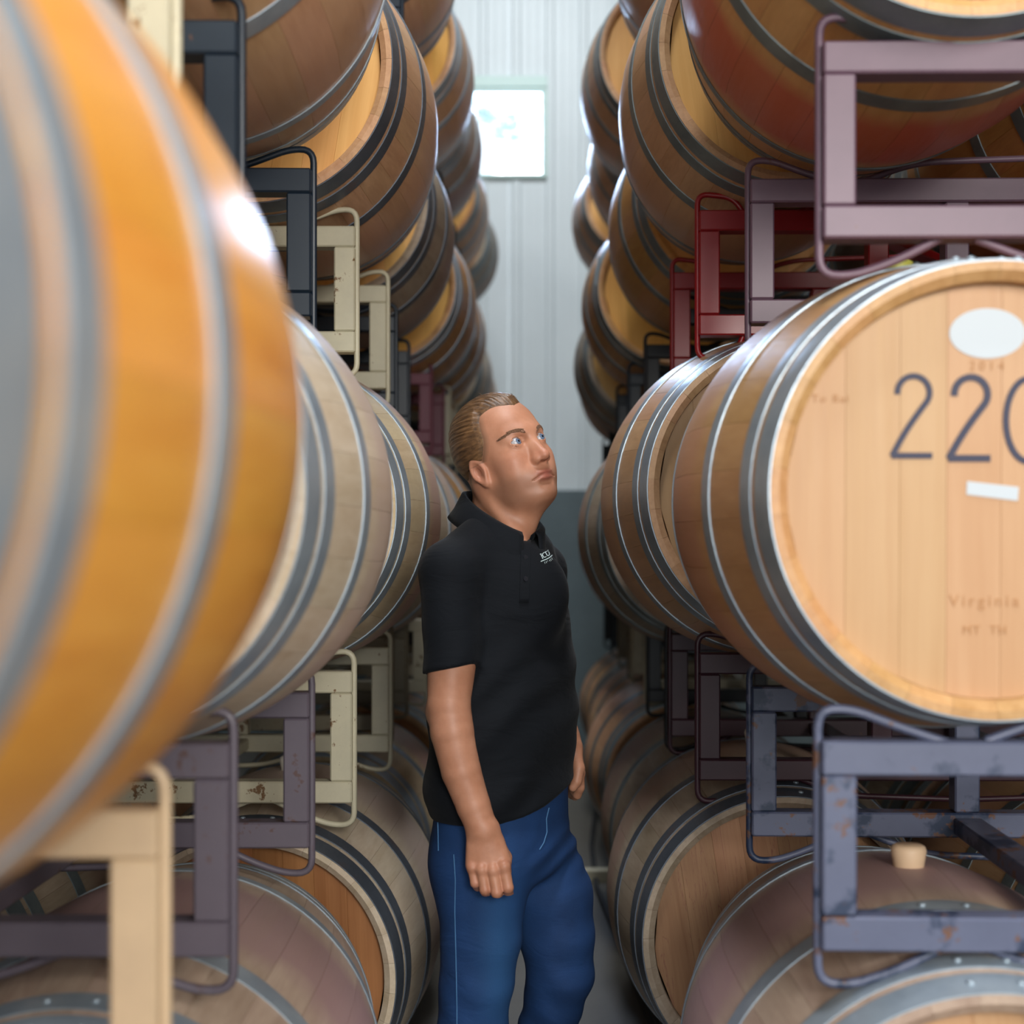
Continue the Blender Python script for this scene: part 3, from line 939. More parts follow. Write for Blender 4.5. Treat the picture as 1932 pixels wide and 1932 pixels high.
def surface_net(fn, lo, hi, step):
    lo = np.array(lo, np.float32); hi = np.array(hi, np.float32)
    n = np.ceil((hi - lo) / step).astype(int) + 1
    ax = [lo[i] + step * np.arange(n[i], dtype=np.float32) for i in range(3)]
    F_ = np.empty(n, np.float32)
    ch = max(1, int(400000 / (n[1] * n[2])))
    for i in range(0, n[0], ch):
        X, Y, Z = np.meshgrid(ax[0][i:i + ch], ax[1], ax[2], indexing='ij')
        F_[i:i + ch] = fn(np.stack([X, Y, Z], -1))
    S = F_ < 0
    c8 = [S[dx:n[0] - 1 + dx, dy:n[1] - 1 + dy, dz:n[2] - 1 + dz] for dx in (0, 1) for dy in (0, 1) for dz in (0, 1)]
    cnt = sum(c.astype(np.int8) for c in c8)
    act = (cnt > 0) & (cnt < 8)
    idx = np.argwhere(act)
    vid = -np.ones(act.shape, np.int64); vid[tuple(idx.T)] = np.arange(len(idx))
    acc = np.zeros((len(idx), 3)); w = np.zeros(len(idx))
    cor = [(dx, dy, dz) for dx in (0, 1) for dy in (0, 1) for dz in (0, 1)]
    val = np.stack([F_[idx[:, 0] + c[0], idx[:, 1] + c[1], idx[:, 2] + c[2]] for c in cor], 1)
    for a in range(8):
        for b in range(a + 1, 8):
            d = np.array(cor[b]) - np.array(cor[a])
            if np.abs(d).sum() != 1: continue
            va, vb = val[:, a], val[:, b]
            m = (va < 0) != (vb < 0)
            t = np.where(m, va / np.where(m, va - vb, 1), 0)
            pt = np.array(cor[a])[None] + t[:, None] * d[None]
            acc[m] += pt[m]; w[m] += 1
    V = lo + step * (idx + acc / w[:, None])
    Q = []
    for axn in range(3):
        a1, a2 = (axn + 1) % 3, (axn + 2) % 3
        sl0 = [slice(None)] * 3; sl1 = [slice(None)] * 3
        sl0[axn] = slice(0, n[axn] - 1); sl1[axn] = slice(1, n[axn])
        for k in (a1, a2):
            sl0[k] = slice(1, n[k] - 1); sl1[k] = slice(1, n[k] - 1)
        s0, s1 = S[tuple(sl0)], S[tuple(sl1)]
        for flip, msk in ((False, s0 & ~s1), (True, ~s0 & s1)):
            e = np.argwhere(msk)
            if len(e) == 0: continue
            for k in (a1, a2): e[:, k] += 1
            def g(o1, o2):
                q = e.copy(); q[:, a1] -= o1; q[:, a2] -= o2
                return vid[q[:, 0], q[:, 1], q[:, 2]]
            quad = np.stack([g(1, 1), g(0, 1), g(0, 0), g(1, 0)], 1)
            if flip: quad = quad[:, ::-1]
            Q.append(quad)
    return V, np.concatenate(Q)

def rot3(y, p, r):
    cy, sy = math.cos(y), math.sin(y); Rz = np.array([[cy, -sy, 0], [sy, cy, 0], [0, 0, 1]])
    cp, sp = math.cos(p), math.sin(p); Ry = np.array([[cp, 0, -sp], [0, 1, 0], [sp, 0, cp]])
    cr, sr = math.cos(r), math.sin(r); Rx = np.array([[1, 0, 0], [0, cr, -sr], [0, sr, cr]])
    return Rz @ Ry @ Rx
HROT = rot3(math.radians(-51), math.radians(14.5), math.radians(12))
HSC = 0.995
HC = P(951.5, 855.5)
def to_head(w): return ((np.asarray(w) - HC) @ HROT) / HSC
def from_head(l): return (np.asarray(l) * HSC) @ HROT.T + HC

EYE = [(.0745, -.0315, .001), (.0745, .0315, .001)]
ER = .0122
def skull(p, g=0.0):
    d = f_ell(p, (-.009, 0, .028), (.097 + g, .077 + g, .088 + g))
    d = smin(d, f_ell(p, (-.027, 0, .020), (.067 + g, .0775 + g, .078 + g)), .03)
    return d
NECK_A = to_head(P(953, 905, 2.735)); NECK_B = to_head(P(941, 1050, 2.765))
def head_sdf(p):
    d = skull(p)
    d = smin(d, f_ell(p, (.022, 0, -.015), (.068, .059, .092)), .025)        # face block
    d = smin(d, f_ell(p, (.030, 0, -.068), (.052, .055, .046)), .03)         # jaw
    for s in (-1, 1):
        d = smin(d, f_cap(p, (-.012, s * .056, -.050), (.058, s * .020, -.103), .017, .015), .022)   # jaw line
        d = smin(d, f_ell(p, (.054, s * .041, -.032), (.026, .020, .020)), .022)                     # cheek bone
        d = smin(d, f_ell(p, (.050, s * .036, -.062), (.026, .022, .026)), .022)                     # cheek
    d = smin(d, f_ell(p, (.073, 0, -.104), (.020, .023, .015)), .016)        # chin
    d = smin(d, f_ell(p, (.015, 0, -.098), (.062, .048, .026)), .03)         # soft underside of the jaw
    d = smin(d, f_ell(p, (.075, 0, -.070), (.020, .030, .022)), .018)        # muzzle
    # brow ridge
    for s in (-1, 1):
        d = smin(d, f_cap(p, (.084, s * .010, .018), (.066, s * .042, .019), .008, .005), .020)
    # eye sockets
    for c in EYE:
        d = smax(d, -f_ell(p, (c[0] + .016, c[1], c[2] + .002), (.014, .018, .0105)), .010)
    # nose
    d = smin(d, f_cap(p, (.086, 0, .008), (.107, 0, -.033), .0075, .0088), .010)
    d = smin(d, f_ell(p, (.1085, 0, -.0385), (.0115, .0105, .0095)), .007)
    for s in (-1, 1):
        d = smin(d, f_ell(p, (.0965, s * .0125, -.0425), (.0105, .0072, .0078)), .009)
        d = smin(d, f_cap(p, (.090, s * .006, -.012), (.096, s * .0085, -.036), .0065, .0075), .010)
        d = smax(d, -f_ell(p, (.102, s * .0070, -.0500), (.0062, .0036, .0050)), .003)
    # lips
    up = smin(f_ell(p, (.0925, 0, -.0672), (.0080, .0195, .0052)), f_cap(p, (.0925, 0, -.0690), (.0800, -.0265, -.0780), .0042, .0018), .004)
    up = smin(up, f_cap(p, (.0925, 0, -.0690), (.0800, .0265, -.0780), .0042, .0018), .004)
    lo = smin(f_ell(p, (.0905, 0, -.0780), (.0082, .0175, .0062)), f_cap(p, (.0905, 0, -.0765), (.0795, -.0245, -.0785), .0048, .0018), .004)
    lo = smin(lo, f_cap(p, (.0905, 0, -.0765), (.0795, .0245, -.0785), .0048, .0018), .004)
    d = smin(d, up, .004); d = smin(d, lo, .004)
    for s in (-1, 1):
        d = smax(d, -f_cap(p, (.1010, 0, -.0722), (.0975, s * .012, -.0738), .0017, .0019), .0022)   # mouth line
        d = smax(d, -f_cap(p, (.0975, s * .012, -.0738), (.0840, s * .0285, -.0785), .0020, .0016), .0022)
    d = smax(d, -f_cap(p, (.094, -.011, -.0885), (.094, .011, -.0885), .0035, .0035), .009)              # below the lower lip
    # eyelids around the eyeballs
    for c in EYE:
        e = f_sph(p, c, ER + .0016)
        s = 1 if c[1] > 0 else -1
        q = p - np.asarray(c, np.float32)
        lat = q[..., 1] * s                                  # + towards the temple
        cz = .0004 + .06 * lat                               # slight cant of the slit
        half_ = .0050 * np.clip(1 - (lat / .0150) ** 2, 0, 1)
        slit = np.abs(q[..., 2] - cz - .0008) - half_
        slit = np.maximum(slit, -(q[..., 0] - .002))
        lid = smax(e, -slit, .0012)
        d = smin(d, lid, .0060)
        crease = f_cap(p, (c[0] + .0105, c[1] - s * .012, c[2] + .0092), (c[0] + .0075, c[1] + s * .013, c[2] + .0085), .0009, .0009)
        d = smax(d, -crease, .003)
        d = smax(d, -(f_sph(p, c, ER + .0002)), .0006)
    # ears
    for s in (-1, 1):
        d = smin(d, ear_sdf(p, s), .006)
    d = smin(d, f_cap(p, NECK_A, NECK_B, .060, .066), .030)
    # neck muscle from behind the ear to the collar bone
    d = smin(d, f_cap(p, (-.030, -.058, -.050), to_head(P(985, 1030, 2.66)), .012, .012), .020)
    # throat
    d = smin(d, f_cap(p, (.020, 0, -.110), to_head(P(972, 1045, 2.70)), .030, .026), .03)
    return d
EAR_R = {}
for s in (-1, 1):
    # ear axes: long axis tilted back, flat side facing outwards and a little forwards
    u_ = np.array([-.25, .10 * s, .96]); u_ /= np.linalg.norm(u_)
    n_ = np.array([.34, .93 * s, -.02]); n_ -= u_ * (n_ @ u_); n_ /= np.linalg.norm(n_)
    EAR_R[s] = np.stack([np.cross(u_, n_), n_, u_], 1)
EC = {s: np.array([-.001, s * .0755, -.028]) for s in (-1, 1)}
def ear_sdf(p, s):
    R = EAR_R[s].astype(np.float32); q = (p - EC[s].astype(np.float32)) @ R / .84
    x, y, z = q[..., 0], q[..., 1], q[..., 2]
    w = np.where(z > -.005, .0185, .0185 + (z + .005) * .28)
    k = np.sqrt((x / w) ** 2 + (z / .0325) ** 2)
    disc = np.maximum((k - 1) * .0175, np.abs(y + .002) - .0050)
    rim = np.sqrt(((k - .87) * .0185) ** 2 + (y - .0035) ** 2) - .0042
    d = smin(disc, rim, .003)
    d = smax(d, -f_ell(q, (.002 * s, .0045, .001), (.0085, .0062, .0135)), .004)          # bowl
    anti = np.sqrt(((k - .56) * .0185) ** 2 + (y - .0028) ** 2) - .0022
    anti = np.maximum(anti, -(z + .010))
    d = smin(d, anti, .003)
    d = smin(d, f_ell(q, (0, .0005, -.0275), (.0098, .0050, .0100)), .005)                # lobe
    return d * .84

# ---- arms: shoulder, elbow, wrist, hand with five fingers
def seg_chain(p, pts, k=.01):
    d = None
    for (a, ra), (b, rb) in zip(pts[:-1], pts[1:]):
        e = f_cap(p, a, b, ra, rb); d = e if d is None else smin(d, e, k)
    return d
AZ = 2.575
R_SH, R_EL, R_WR = P(846, 1078, 2.60), P(847, 1345, 2.575), P(911, 1562, 2.555)
def mixp(a, b, t): return np.asarray(a) * (1 - t) + np.asarray(b) * t
RARM = [(R_SH, .046), (P(853, 1240, 2.582), .0465), (P(847, 1330, 2.575), .0405)]
RFORE = [(P(847, 1330, 2.575), .0405), (P(853, 1380, 2.57), .0408), (P(870, 1455, 2.565), .0368), (P(893, 1520, 2.56), .0318), (P(910, 1565, 2.555), .0285)]
HZ = 2.535
# (u, v, depth) chains for the fingers of the hanging right hand, back of the hand to the camera
def HP(u, v, dz=0.0): return P(u, v, HZ + dz)
FING = {
 'pinky':  [(HP(891, 1636, .006), .0098), (HP(896.5, 1666, .002), .0088), (HP(901, 1673, .020), .0080), (HP(906, 1650, .034), .0074)],
 'ring':   [(HP(909, 1640, .0), .0108), (HP(915, 1679, -.006), .0098), (HP(919, 1689, .016), .0090), (HP(921, 1660, .036), .0080)],
 'middle': [(HP(930, 1641, -.002), .0112), (HP(937, 1684, -.010), .0102), (HP(940, 1695, .012), .0094), (HP(938, 1666, .036), .0084)],
 'index':  [(HP(951, 1634, .0), .0112), (HP(958.5, 1675, -.006), .0100), (HP(959, 1685, .014), .0092), (HP(954, 1660, .036), .0082)],
}
THUMB = [(HP(936, 1588, .024), .0145), (HP(952, 1618, .040), .0135), (HP(953, 1645, .048), .0112), (HP(946, 1662, .052), .0090)]
def rarm_sdf(p):
    d = seg_chain(p, RARM, .003)
    d = smin(d, seg_chain(p, RFORE, .003), .004)
    d = smin(d, f_sph(p, P(828, 1345, 2.590), .024), .015)          # point of the elbow
    # wrist and palm: a flattened slab from wrist to knuckles
    wr, kn = P(911, 1560, 2.555), HP(921, 1622, .012)
    for a, b, ra, rb in ((P(900, 1562, 2.556), HP(893, 1632, .014), .0195, .0150), (P(909, 1560, 2.553), HP(911, 1634, .010), .0215, .0165),
                         (P(918, 1562, 2.553), HP(931, 1634, .010), .0215, .0168), (P(924, 1566, 2.556), HP(950, 1626, .012), .0185, .0155)):
        d = smin(d, f_cap(p, a, b, ra, rb), .008)
    for k_, ch in FING.items():
        f = seg_chain(p, ch, .003)
        d = smin(d, f, .0035)
        d = smin(d, f_sph(p, ch[0][0] + np.array([0, -.003, 0]), ch[0][1] * .98), .006)      # knuckle
    d = smin(d, seg_chain(p, THUMB, .004), .007)
    return d
LZ = 2.86
L_SH, L_EL = P(1028, 1075, 2.90), P(1040, 1315, 2.945)
def LP(u, v, dz=0.0): return P(u, v, LZ + dz)
def larm_sdf(p):
    d = seg_chain(p, [(L_SH, .040), (mixp(L_SH, L_EL, .6), .044), (L_EL, .040), (LP(1060, 1390, .02), .033), (LP(1074, 1412, .0), .028)], .02)
    for a, b, ra, rb in ((LP(1070, 1412, .01), LP(1078, 1462, .02), .020, .015), (LP(1078, 1412, -.004), LP(1090, 1460, -.002), .020, .0155)):
        d = smin(d, f_cap(p, a, b, ra, rb), .010)
    for ch in ([(LP(1093, 1458, -.010), .0112), (LP(1094, 1486, -.022), .0100), (LP(1089, 1500, -.012), .009), (LP(1080, 1492, .004), .008)],
               [(LP(1090, 1462, .008), .0110), (LP(1091, 1490, .0), .0098), (LP(1085, 1502, .010), .009), (LP(1077, 1492, .02), .008)],
               [(LP(1085, 1464, .022), .0106), (LP(1086, 1490, .020), .0095), (LP(1079, 1500, .026), .0085), (LP(1072, 1490, .03), .0078)],
               [(LP(1079, 1463, .036), .0096), (LP(1080, 1484, .038), .0085), (LP(1074, 1492, .040), .0078), (LP(1068, 1484, .04), .007)]):
        d = smin(d, seg_chain(p, ch, .003), .0035)
        d = smin(d, f_sph(p, ch[0][0], ch[0][1]), .006)
    d = smin(d, seg_chain(p, [(LP(1086, 1424, -.016), .0140), (LP(1092, 1450, -.030), .0125), (LP(1088, 1474, -.038), .0105), (LP(1081, 1486, -.040), .0088)], .004), .007)
    return d

# ---- polo shirt
TPSI = math.radians(30)
TF = np.array([math.cos(TPSI), -math.sin(TPSI)]); TL = np.array([math.sin(TPSI), math.cos(TPSI)])
TORSO = np.array([  # v, left px, right px, depth
    (975, 925, 975, 2.76), (990, 905, 1000, 2.76), (1005, 885, 1022, 2.755), (1025, 862, 1038, 2.75), (1055, 846, 1047, 2.745), (1100, 846, 1058, 2.74),
    (1150, 850, 1069, 2.735), (1200, 846, 1076, 2.735), (1250, 838, 1081, 2.735), (1300, 828, 1085, 2.735), (1350, 818, 1086, 2.735),
    (1400, 818, 1084, 2.735), (1450, 812, 1080, 2.735), (1500, 812, 1077, 2.735), (1550, 822, 1078, 2.735), (1600, 832, 1085, 2.735)], float)
tz = CAMH - (TORSO[:, 0] - V0) * TORSO[:, 3] / FPX
tcx = ((TORSO[:, 1] + TORSO[:, 2]) / 2 - U0) * TORSO[:, 3] / FPX
tw = (TORSO[:, 2] - TORSO[:, 1]) / 2 * TORSO[:, 3] / FPX
ordz = np.argsort(tz)
def lerp(z, arr): return np.interp(z, tz[ordz], arr[ordz])
def torso_sdf(p, grow=0.0):
    z = p[..., 2]
    cx, w, cy = lerp(z, tcx), lerp(z, tw) + grow, lerp(z, TORSO[:, 3])
    dx, dy = p[..., 0] - cx, p[..., 1] - cy
    f = dx * TF[0] + dy * TF[1]; l = dx * TL[0] + dy * TL[1]
    a, b = 1.28 * w, .885 * w
    # silhouette half-width is sqrt((a sin)^2+(b cos)^2) ~ w
    m = np.sqrt((a * math.sin(TPSI)) ** 2 + (b * math.cos(TPSI)) ** 2)
    a, b = a * w / m, b * w / m
    k = ((np.abs(f) / b) ** 2.3 + (np.abs(l) / a) ** 2.3) ** (1 / 2.3)
    d = (k - 1) * np.minimum(a, b) * .9
    return np.maximum(d, z - tz.max())
def folds(p):
    # soft drape folds running diagonally across the side and belly
    z = p[..., 2]; t = p[..., 0] * 1.0 + p[..., 1] * .25
    a = np.sin((z * 1.0 - t * .62) * 62 + 1.2 * np.sin(t * 17)) * np.clip(1 - np.abs(z - 1.20) / .17, 0, 1)
    b = np.sin((z * .9 - t * .35) * 58 + 1.7 * np.sin(t * 23 + 1)) * np.clip(1 - np.abs(z - 1.01) / .14, 0, 1)
    return .0034 * a + .0036 * b
def hem_z(p):
    # lower hem of the shirt: low at the back, rising to the front
    x = np.array([P(u, v, 2.66)[0] for u, v in HEM]); zz = np.array([P(u, v, 2.66)[2] for u, v in HEM])
    return np.interp(p[..., 0], x, zz)
HEM = [(795, 1535), (820, 1545), (880, 1545), (940, 1541), (985, 1533), (1030, 1518), (1065, 1499), (1090, 1484)]
SLV_A, SLV_B = P(846, 1078, 2.605), P(853, 1262, 2.58)
SL_N = (SLV_B - SLV_A) / np.linalg.norm(SLV_B - SLV_A) + np.array([.10, 0, 0])
SL_N /= np.linalg.norm(SL_N)
LSLV_A, LSLV_B = P(1020, 1078, 2.89), P(1032, 1262, 2.93)
def shirt_sdf(p):
    d = torso_sdf(p)
    # shoulder caps
    d = smin(d, f_cap(p, P(920, 1000, 2.70), P(848, 1076, 2.61), .040, .052), .05)
    d = smin(d, f_cap(p, P(975, 1010, 2.80), P(1018, 1072, 2.885), .035, .045), .04)
    # chest
    d = smin(d, f_ell(p, P(1000, 1120, 2.665), (.075, .055, .085)), .05)
    sl = f_cap(p, SLV_A, SLV_B + (SLV_B - SLV_A) * .2, .0535, .0535)
    sl = np.maximum(sl, ((p - SLV_B.astype(np.float32)) @ SL_N.astype(np.float32)))
    ls = f_cap(p, LSLV_A, LSLV_B, .052, .052)
    d = smin(d, sl, .022)
    d = np.maximum(d, np.where(np.abs(p[..., 2] - 1.26) < .3, -10, -10))
    d = smin(d, ls, .03)
    d = d + folds(p)
    d = smax(d, hem_z(p) - p[..., 2], .004)
    # neck opening: cut by the collar ring plane
    q = p - CO.astype(np.float32)
    up = q @ CN.astype(np.float32)
    return smax(d, np.minimum(up, .135 - np.sqrt((q * q).sum(-1))), .004)
# collar ring: from the nape to the open front
C_B, C_F = P(889, 938, 2.80), P(996, 1024, 2.655)
CO = (C_B + C_F) / 2
C_D = (C_F - C_B); C_LEN = np.linalg.norm(C_D); C_D = C_D / C_LEN
C_L = np.array([TL[0], TL[1], 0.0]); C_L -= C_D * (C_L @ C_D); C_L /= np.linalg.norm(C_L)
CN = np.cross(C_D, C_L); CN *= np.sign(CN[2])
# ---- jeans
def leg(p, pts, k=.008): return seg_chain(p, pts, k)
NLEG = [(P(905, 1625, 2.675), .094), (P(908, 1700, 2.665), .0845), (P(908, 1765, 2.66), .078), (P(899, 1850, 2.66), .0715), (P(891, 1935, 2.665), .0675),
        (P(884, 2060, 2.68), .066), (P(878, 2200, 2.70), .060), (P(874, 2385, 2.72), .060)]
FLEG = [(P(1010, 1630, 2.80), .092), (P(1038, 1690, 2.79), .086), (P(1050, 1762, 2.785), .0765), (P(1057, 1835, 2.785), .068), (P(1045, 1890, 2.80), .061), (P(1031, 1935, 2.815), .056),
        (P(1012, 2060, 2.85), .060), (P(992, 2200, 2.885), .056), (P(975, 2360, 2.92), .057)]
def jeans_sdf(p):
    d = np.maximum(torso_sdf(p, -.010), p[..., 2] - P(0, 1470)[2])
    d = smax(d, P(0, 1665)[2] - p[..., 2], .07)
    d = smin(d, f_cap(p, P(893, 1590, 2.73), P(895, 1640, 2.70), .070, .070), .05)
    d = smin(d, leg(p, NLEG), .035); d2 = leg(p, FLEG)
    d = smin(d, d2, .016)
    z = p[..., 2]; t = p[..., 0] + .3 * p[..., 1]
    w = np.clip(1 - np.abs(z - .875) / .07, 0, 1)
    fr = np.clip((p[..., 0] + .02) / .05, 0, 1)
    d = d + .0035 * w * fr * np.sin((z * 1.0 - .75 * (p[..., 0])) * 120)
    kn = np.clip(1 - np.abs(z - .56) / .22, 0, 1)
    d = d + .0018 * kn * np.sin(z * 70 + t * 40 + 2 * np.sin(t * 30))
    return np.maximum(d, .055 - z)

# ---- hair: combed back, short at the sides
def hair_edge(p):
    x, y, z = p[..., 0], np.abs(p[..., 1]), p[..., 2]
    g = np.interp(y, [0, .018, .040, .051, .057], [.076, .068, .049, .039, .033])
    zc = np.interp(y, [0, .018, .040, .057], [.072, .076, .079, .073])
    sb = np.interp(z, [-.085, -.060, -.040, -.016, -.012, .003, .019, .030, .053, .067, .076], [-.075, -.058, -.045, -.030, .016, .028, .036, .038, .034, .032, .033])
    t = np.clip((z - zc + .004) / .008, 0, 1)
    return sb + (g - sb) * t - x
def hair_sdf(p):
    e = hair_edge(p)
    z = p[..., 2]
    th = .0024 + .0050 * np.clip((z - .045) / .045, 0, 1) + .0008 * np.clip((-.03 - p[..., 0]) / .05, 0, 1) * np.clip((z + .03) / .06, 0, 1)
    ang = np.arctan2(p[..., 1], z - .02)
    stripe = np.sin(ang * 64 + 3.0 * np.sin(p[..., 0] * 28 + ang * 5)) + .6 * np.sin(ang * 117 + p[..., 0] * 60)
    th = th + .0008 * stripe * np.clip((z - .03) / .03, .25, 1)
    taper = np.clip(e / .013, 0, 1)
    d = skull(p) - (th + .0006) * taper + .0012 * (1 - np.clip(e / .004, 0, 1)) + np.clip(-e, 0, 1) * .7
    return smax(d, -.088 - z, .004)

# ------------------------------------------------ build the meshes
MAN = empty('person', (P(950, 0)[0], MZ, 0.0))
tag(MAN, 'man with combed-back fair hair in dark polo shirt and blue jeans looking up', 'person')
ORG = np.array(MAN.location)
def put(name, V, Q, mat, smooth=True, parent=None):
    m = bpy.data.meshes.new(name)
    V = np.asarray(V, np.float64) - ORG
    m.vertices.add(len(V)); m.vertices.foreach_set('co', V.astype(np.float32).ravel())
    Q = np.asarray(Q, np.int32)
    m.loops.add(Q.size); m.loops.foreach_set('vertex_index', Q.ravel())
    m.polygons.add(len(Q)); m.polygons.foreach_set('loop_start', np.arange(0, Q.size, 4, dtype=np.int32))
    m.update(calc_edges=True); m.validate()
    m.polygons.foreach_set('use_smooth', [smooth] * len(m.polygons))
    return mk(name, m, parent or MAN, mat)
def relax(V, Q, n=2, f=.5):
    V = np.asarray(V, np.float64).copy()
    for _ in range(n):
        s_ = np.zeros_like(V); c_ = np.zeros(len(V))
        for i in range(4):
            a, b = Q[:, i], Q[:, (i + 1) % 4]
            np.add.at(s_, a, V[b]); np.add.at(c_, a, 1); np.add.at(s_, b, V[a]); np.add.at(c_, b, 1)
        V += f * (s_ / np.maximum(c_, 1)[:, None] - V)
    return V

np.seterr(all='ignore')
# skin: head and neck, both arms and hands in one mesh
hv, hq = surface_net(head_sdf, (-.112, -.098, -.215), (.130, .098, .128), .0017)
hl = hv.copy()
hv = from_head(relax(hv, hq, 1, .4))
rv, rq = surface_net(rarm_sdf, P(795, 1700, 2.50) - np.array([.02, .02, 0]), P(985, 1060, 2.67) + np.array([.01, .03, .02]), .0021)
lv_, lq = surface_net(larm_sdf, (min(L_SH[0], L_EL[0]) - .07, 2.76, P(0, 1520, 2.86)[2]), (.125, 3.02, L_SH[2] + .06), .0034)
SV = np.concatenate([hv, rv, lv_]); SQ = np.concatenate([hq, rq + len(hv), lq + len(hv) + len(rv)])
# where the skin is redder (lips, nose, ears, cheeks), and where stubble shows
def bump3(c, r): 
    q = hl - np.array(c); q = q / np.array(r); return np.exp(-(q * q).sum(-1))
lips = np.clip(bump3((.093, 0, -.0685), (.016, .022, .0055)) + bump3((.092, 0, -.0785), (.014, .020, .0058)), 0, 1)
red = .7 * bump3((.108, 0, -.038), (.022, .018, .016)) + .45 * bump3((.062, -.042, -.036), (.03, .03, .025)) + .45 * bump3((.062, .042, -.036), (.03, .03, .025))
for s in (-1, 1): red = red + .6 * bump3((-.001, s * .080, -.028), (.026, .016, .034))
stub = np.clip((-.050 - hl[:, 2]) / .02, 0, 1) * np.clip((hl[:, 0] - .0) / .02, 0, 1) * np.clip((hl[:, 2] + .125) / .02, 0, 1) * (1 - lips)
fade = np.clip(1 - np.abs(hair_edge(hl.astype(np.float32)) - .002) / .012, 0, 1) * np.clip((hl[:, 2] + .09) / .03, 0, 1) * np.clip((.082 - hl[:, 2]) / .02, 0, 1) * np.clip((np.abs(hl[:, 1]) - .045) / .015, 0, 1)
tint = np.zeros((len(SV), 4), np.float32); tint[:, 3] = 1
tint[:len(hv), 0] = np.clip(lips + .5 * red, 0, 1); tint[:len(hv), 1] = np.clip(.45 * stub, 0, 1); tint[:len(hv), 2] = fade
tip = np.zeros(len(rv))
for ch in FING.values():
    for c_, r_ in ch[:2]: tip += .5 * np.exp(-((rv - c_) ** 2).sum(-1) / .010 ** 2)
tint[len(hv):len(hv) + len(rv), 0] = np.clip(tip, 0, .6)

NS = NT('skin')
at = NS.node('ShaderNodeVertexColor'); at.layer_name = 'tint'
sp_ = NS.node('ShaderNodeSeparateColor'); NS.link(at.outputs[0], sp_.inputs[0])
tc = NS.node('ShaderNodeTexCoord')
n1 = NS.noise(tc.outputs['Object'], 28, 5, .6); n2 = NS.noise(tc.outputs['Object'], 240, 3, .6)
c = NS.mix(NS.ramp(n1, .3, .7), L(174, 120, 92), L(192, 138, 110))
c = NS.mix(sp_.outputs[0], c, L(160, 88, 76))
c = NS.mix(sp_.outputs[1], c, L(128, 92, 74))
c = NS.mix(NS.math('MULTIPLY', sp_.outputs[2], .75), c, L(104, 78, 58))
NS.link(c, NS.b.inputs['Base Color'])
NS.set(Roughness=.46); NS.b.inputs['Specular IOR Level'].default_value = .42
NS.b.inputs['Subsurface Weight'].default_value = .12
NS.b.inputs['Subsurface Radius'].default_value = (.010, .004, .002)
NS.b.inputs['Subsurface Scale'].default_value = .6
NS.bump(n2, .10, .0006)
body = put('body', SV, SQ, NS.m)
ca = body.data.color_attributes.new('tint', 'FLOAT_COLOR', 'POINT')
ca.data.foreach_set('color', tint.ravel())

# hair
gv, gq = surface_net(hair_sdf, (-.118, -.104, -.092), (.100, .104, .140), .0016)
N_ = NT('fair_brown_hair')
tc = N_.node('ShaderNodeTexCoord')
gm = N_.noise(N_.mapping(tc.outputs['Object'], (22, 170, 170)), 1, 4, .6, .4)
gb = N_.noise(tc.outputs['Object'], 14, 3)
c = N_.mix(N_.ramp(N_.math('MULTIPLY_ADD', gb, .4, N_.math('MULTIPLY', gm, .8)), .38, .78), L(46, 33, 25), L(126, 92, 60))
N_.link(c, N_.b.inputs['Base Color']); N_.set(Roughness=.42); N_.bump(gm, .5, .0015)
hm_ = bpy.data.meshes.new('hair')
hm_.from_pydata([tuple(v) for v in gv], [], [tuple(int(i) for i in q) for q in gq]); hm_.update()
hm_.polygons.foreach_set('use_smooth', [True] * len(hm_.polygons))
ho = mk('hair', hm_, MAN, N_.m)
HM = Matrix([[*(HROT[i] * HSC), (HC - ORG)[i]] for i in range(3)] + [[0, 0, 0, 1]])
ho.matrix_local = HM
# flyaway strands on the crown
fl = []
for (u, v, u2, v2) in ((912, 752, 902, 742), (906, 757, 893, 752), (962, 748, 976, 752), (960, 748, 968, 744), (972, 757, 983, 765)):
    fl.append(tube_mesh('x', [P(u, v, 2.70) - ORG, (P(u, v, 2.70) + P(u2, v2, 2.70)) / 2 - ORG + np.array([0, 0, .004]), P(u2, v2, 2.70) - ORG], [.0006, .0005, .0002], 5))
def join_meshes(name, ms):
    vs, fs = [], []
    for m in ms:
        o_ = len(vs); vs += [tuple(v.co) for v in m.vertices]; fs += [tuple(i + o_ for i in p.vertices) for p in m.polygons]
        bpy.data.meshes.remove(m)
    return mesh_from(name, vs, fs)
st = mk('loose_strands', join_meshes('loose_strands', fl), MAN, N_.m); st['kind'] = 'stuff'

# eyes
NE = NT('eye')
tc = NE.node('ShaderNodeTexCoord'); sx = NE.node('ShaderNodeSeparateXYZ'); NE.link(tc.outputs['Object'], sx.inputs[0])
rr_ = NE.math('SQRT', NE.math('ADD', NE.math('POWER', sx.outputs['Y'], 2.0), NE.math('POWER', sx.outputs['Z'], 2.0)))
fr = NE.math('GREATER_THAN', sx.outputs['X'], 0.0)
iris = NE.math('MULTIPLY', NE.math('LESS_THAN', rr_, .0060), fr)
pup = NE.math('MULTIPLY', NE.math('LESS_THAN', rr_, .0025), fr)
limb = NE.math('MULTIPLY', NE.math('LESS_THAN', rr_, .0066), fr)
c = NE.mix(limb, L(180, 178, 182), L(60, 70, 92))
c = NE.mix(iris, c, L(96, 116, 142))
c = NE.mix(pup, c, L(12, 12, 16))
NE.link(c, NE.b.inputs['Base Color']); NE.set(Roughness=.28)
bm = bmesh.new(); bmesh.ops.create_uvsphere(bm, u_segments=32, v_segments=20, radius=ER)
em = bpy.data.meshes.new('eye'); bm.to_mesh(em); bm.free()
em.polygons.foreach_set('use_smooth', [True] * len(em.polygons))
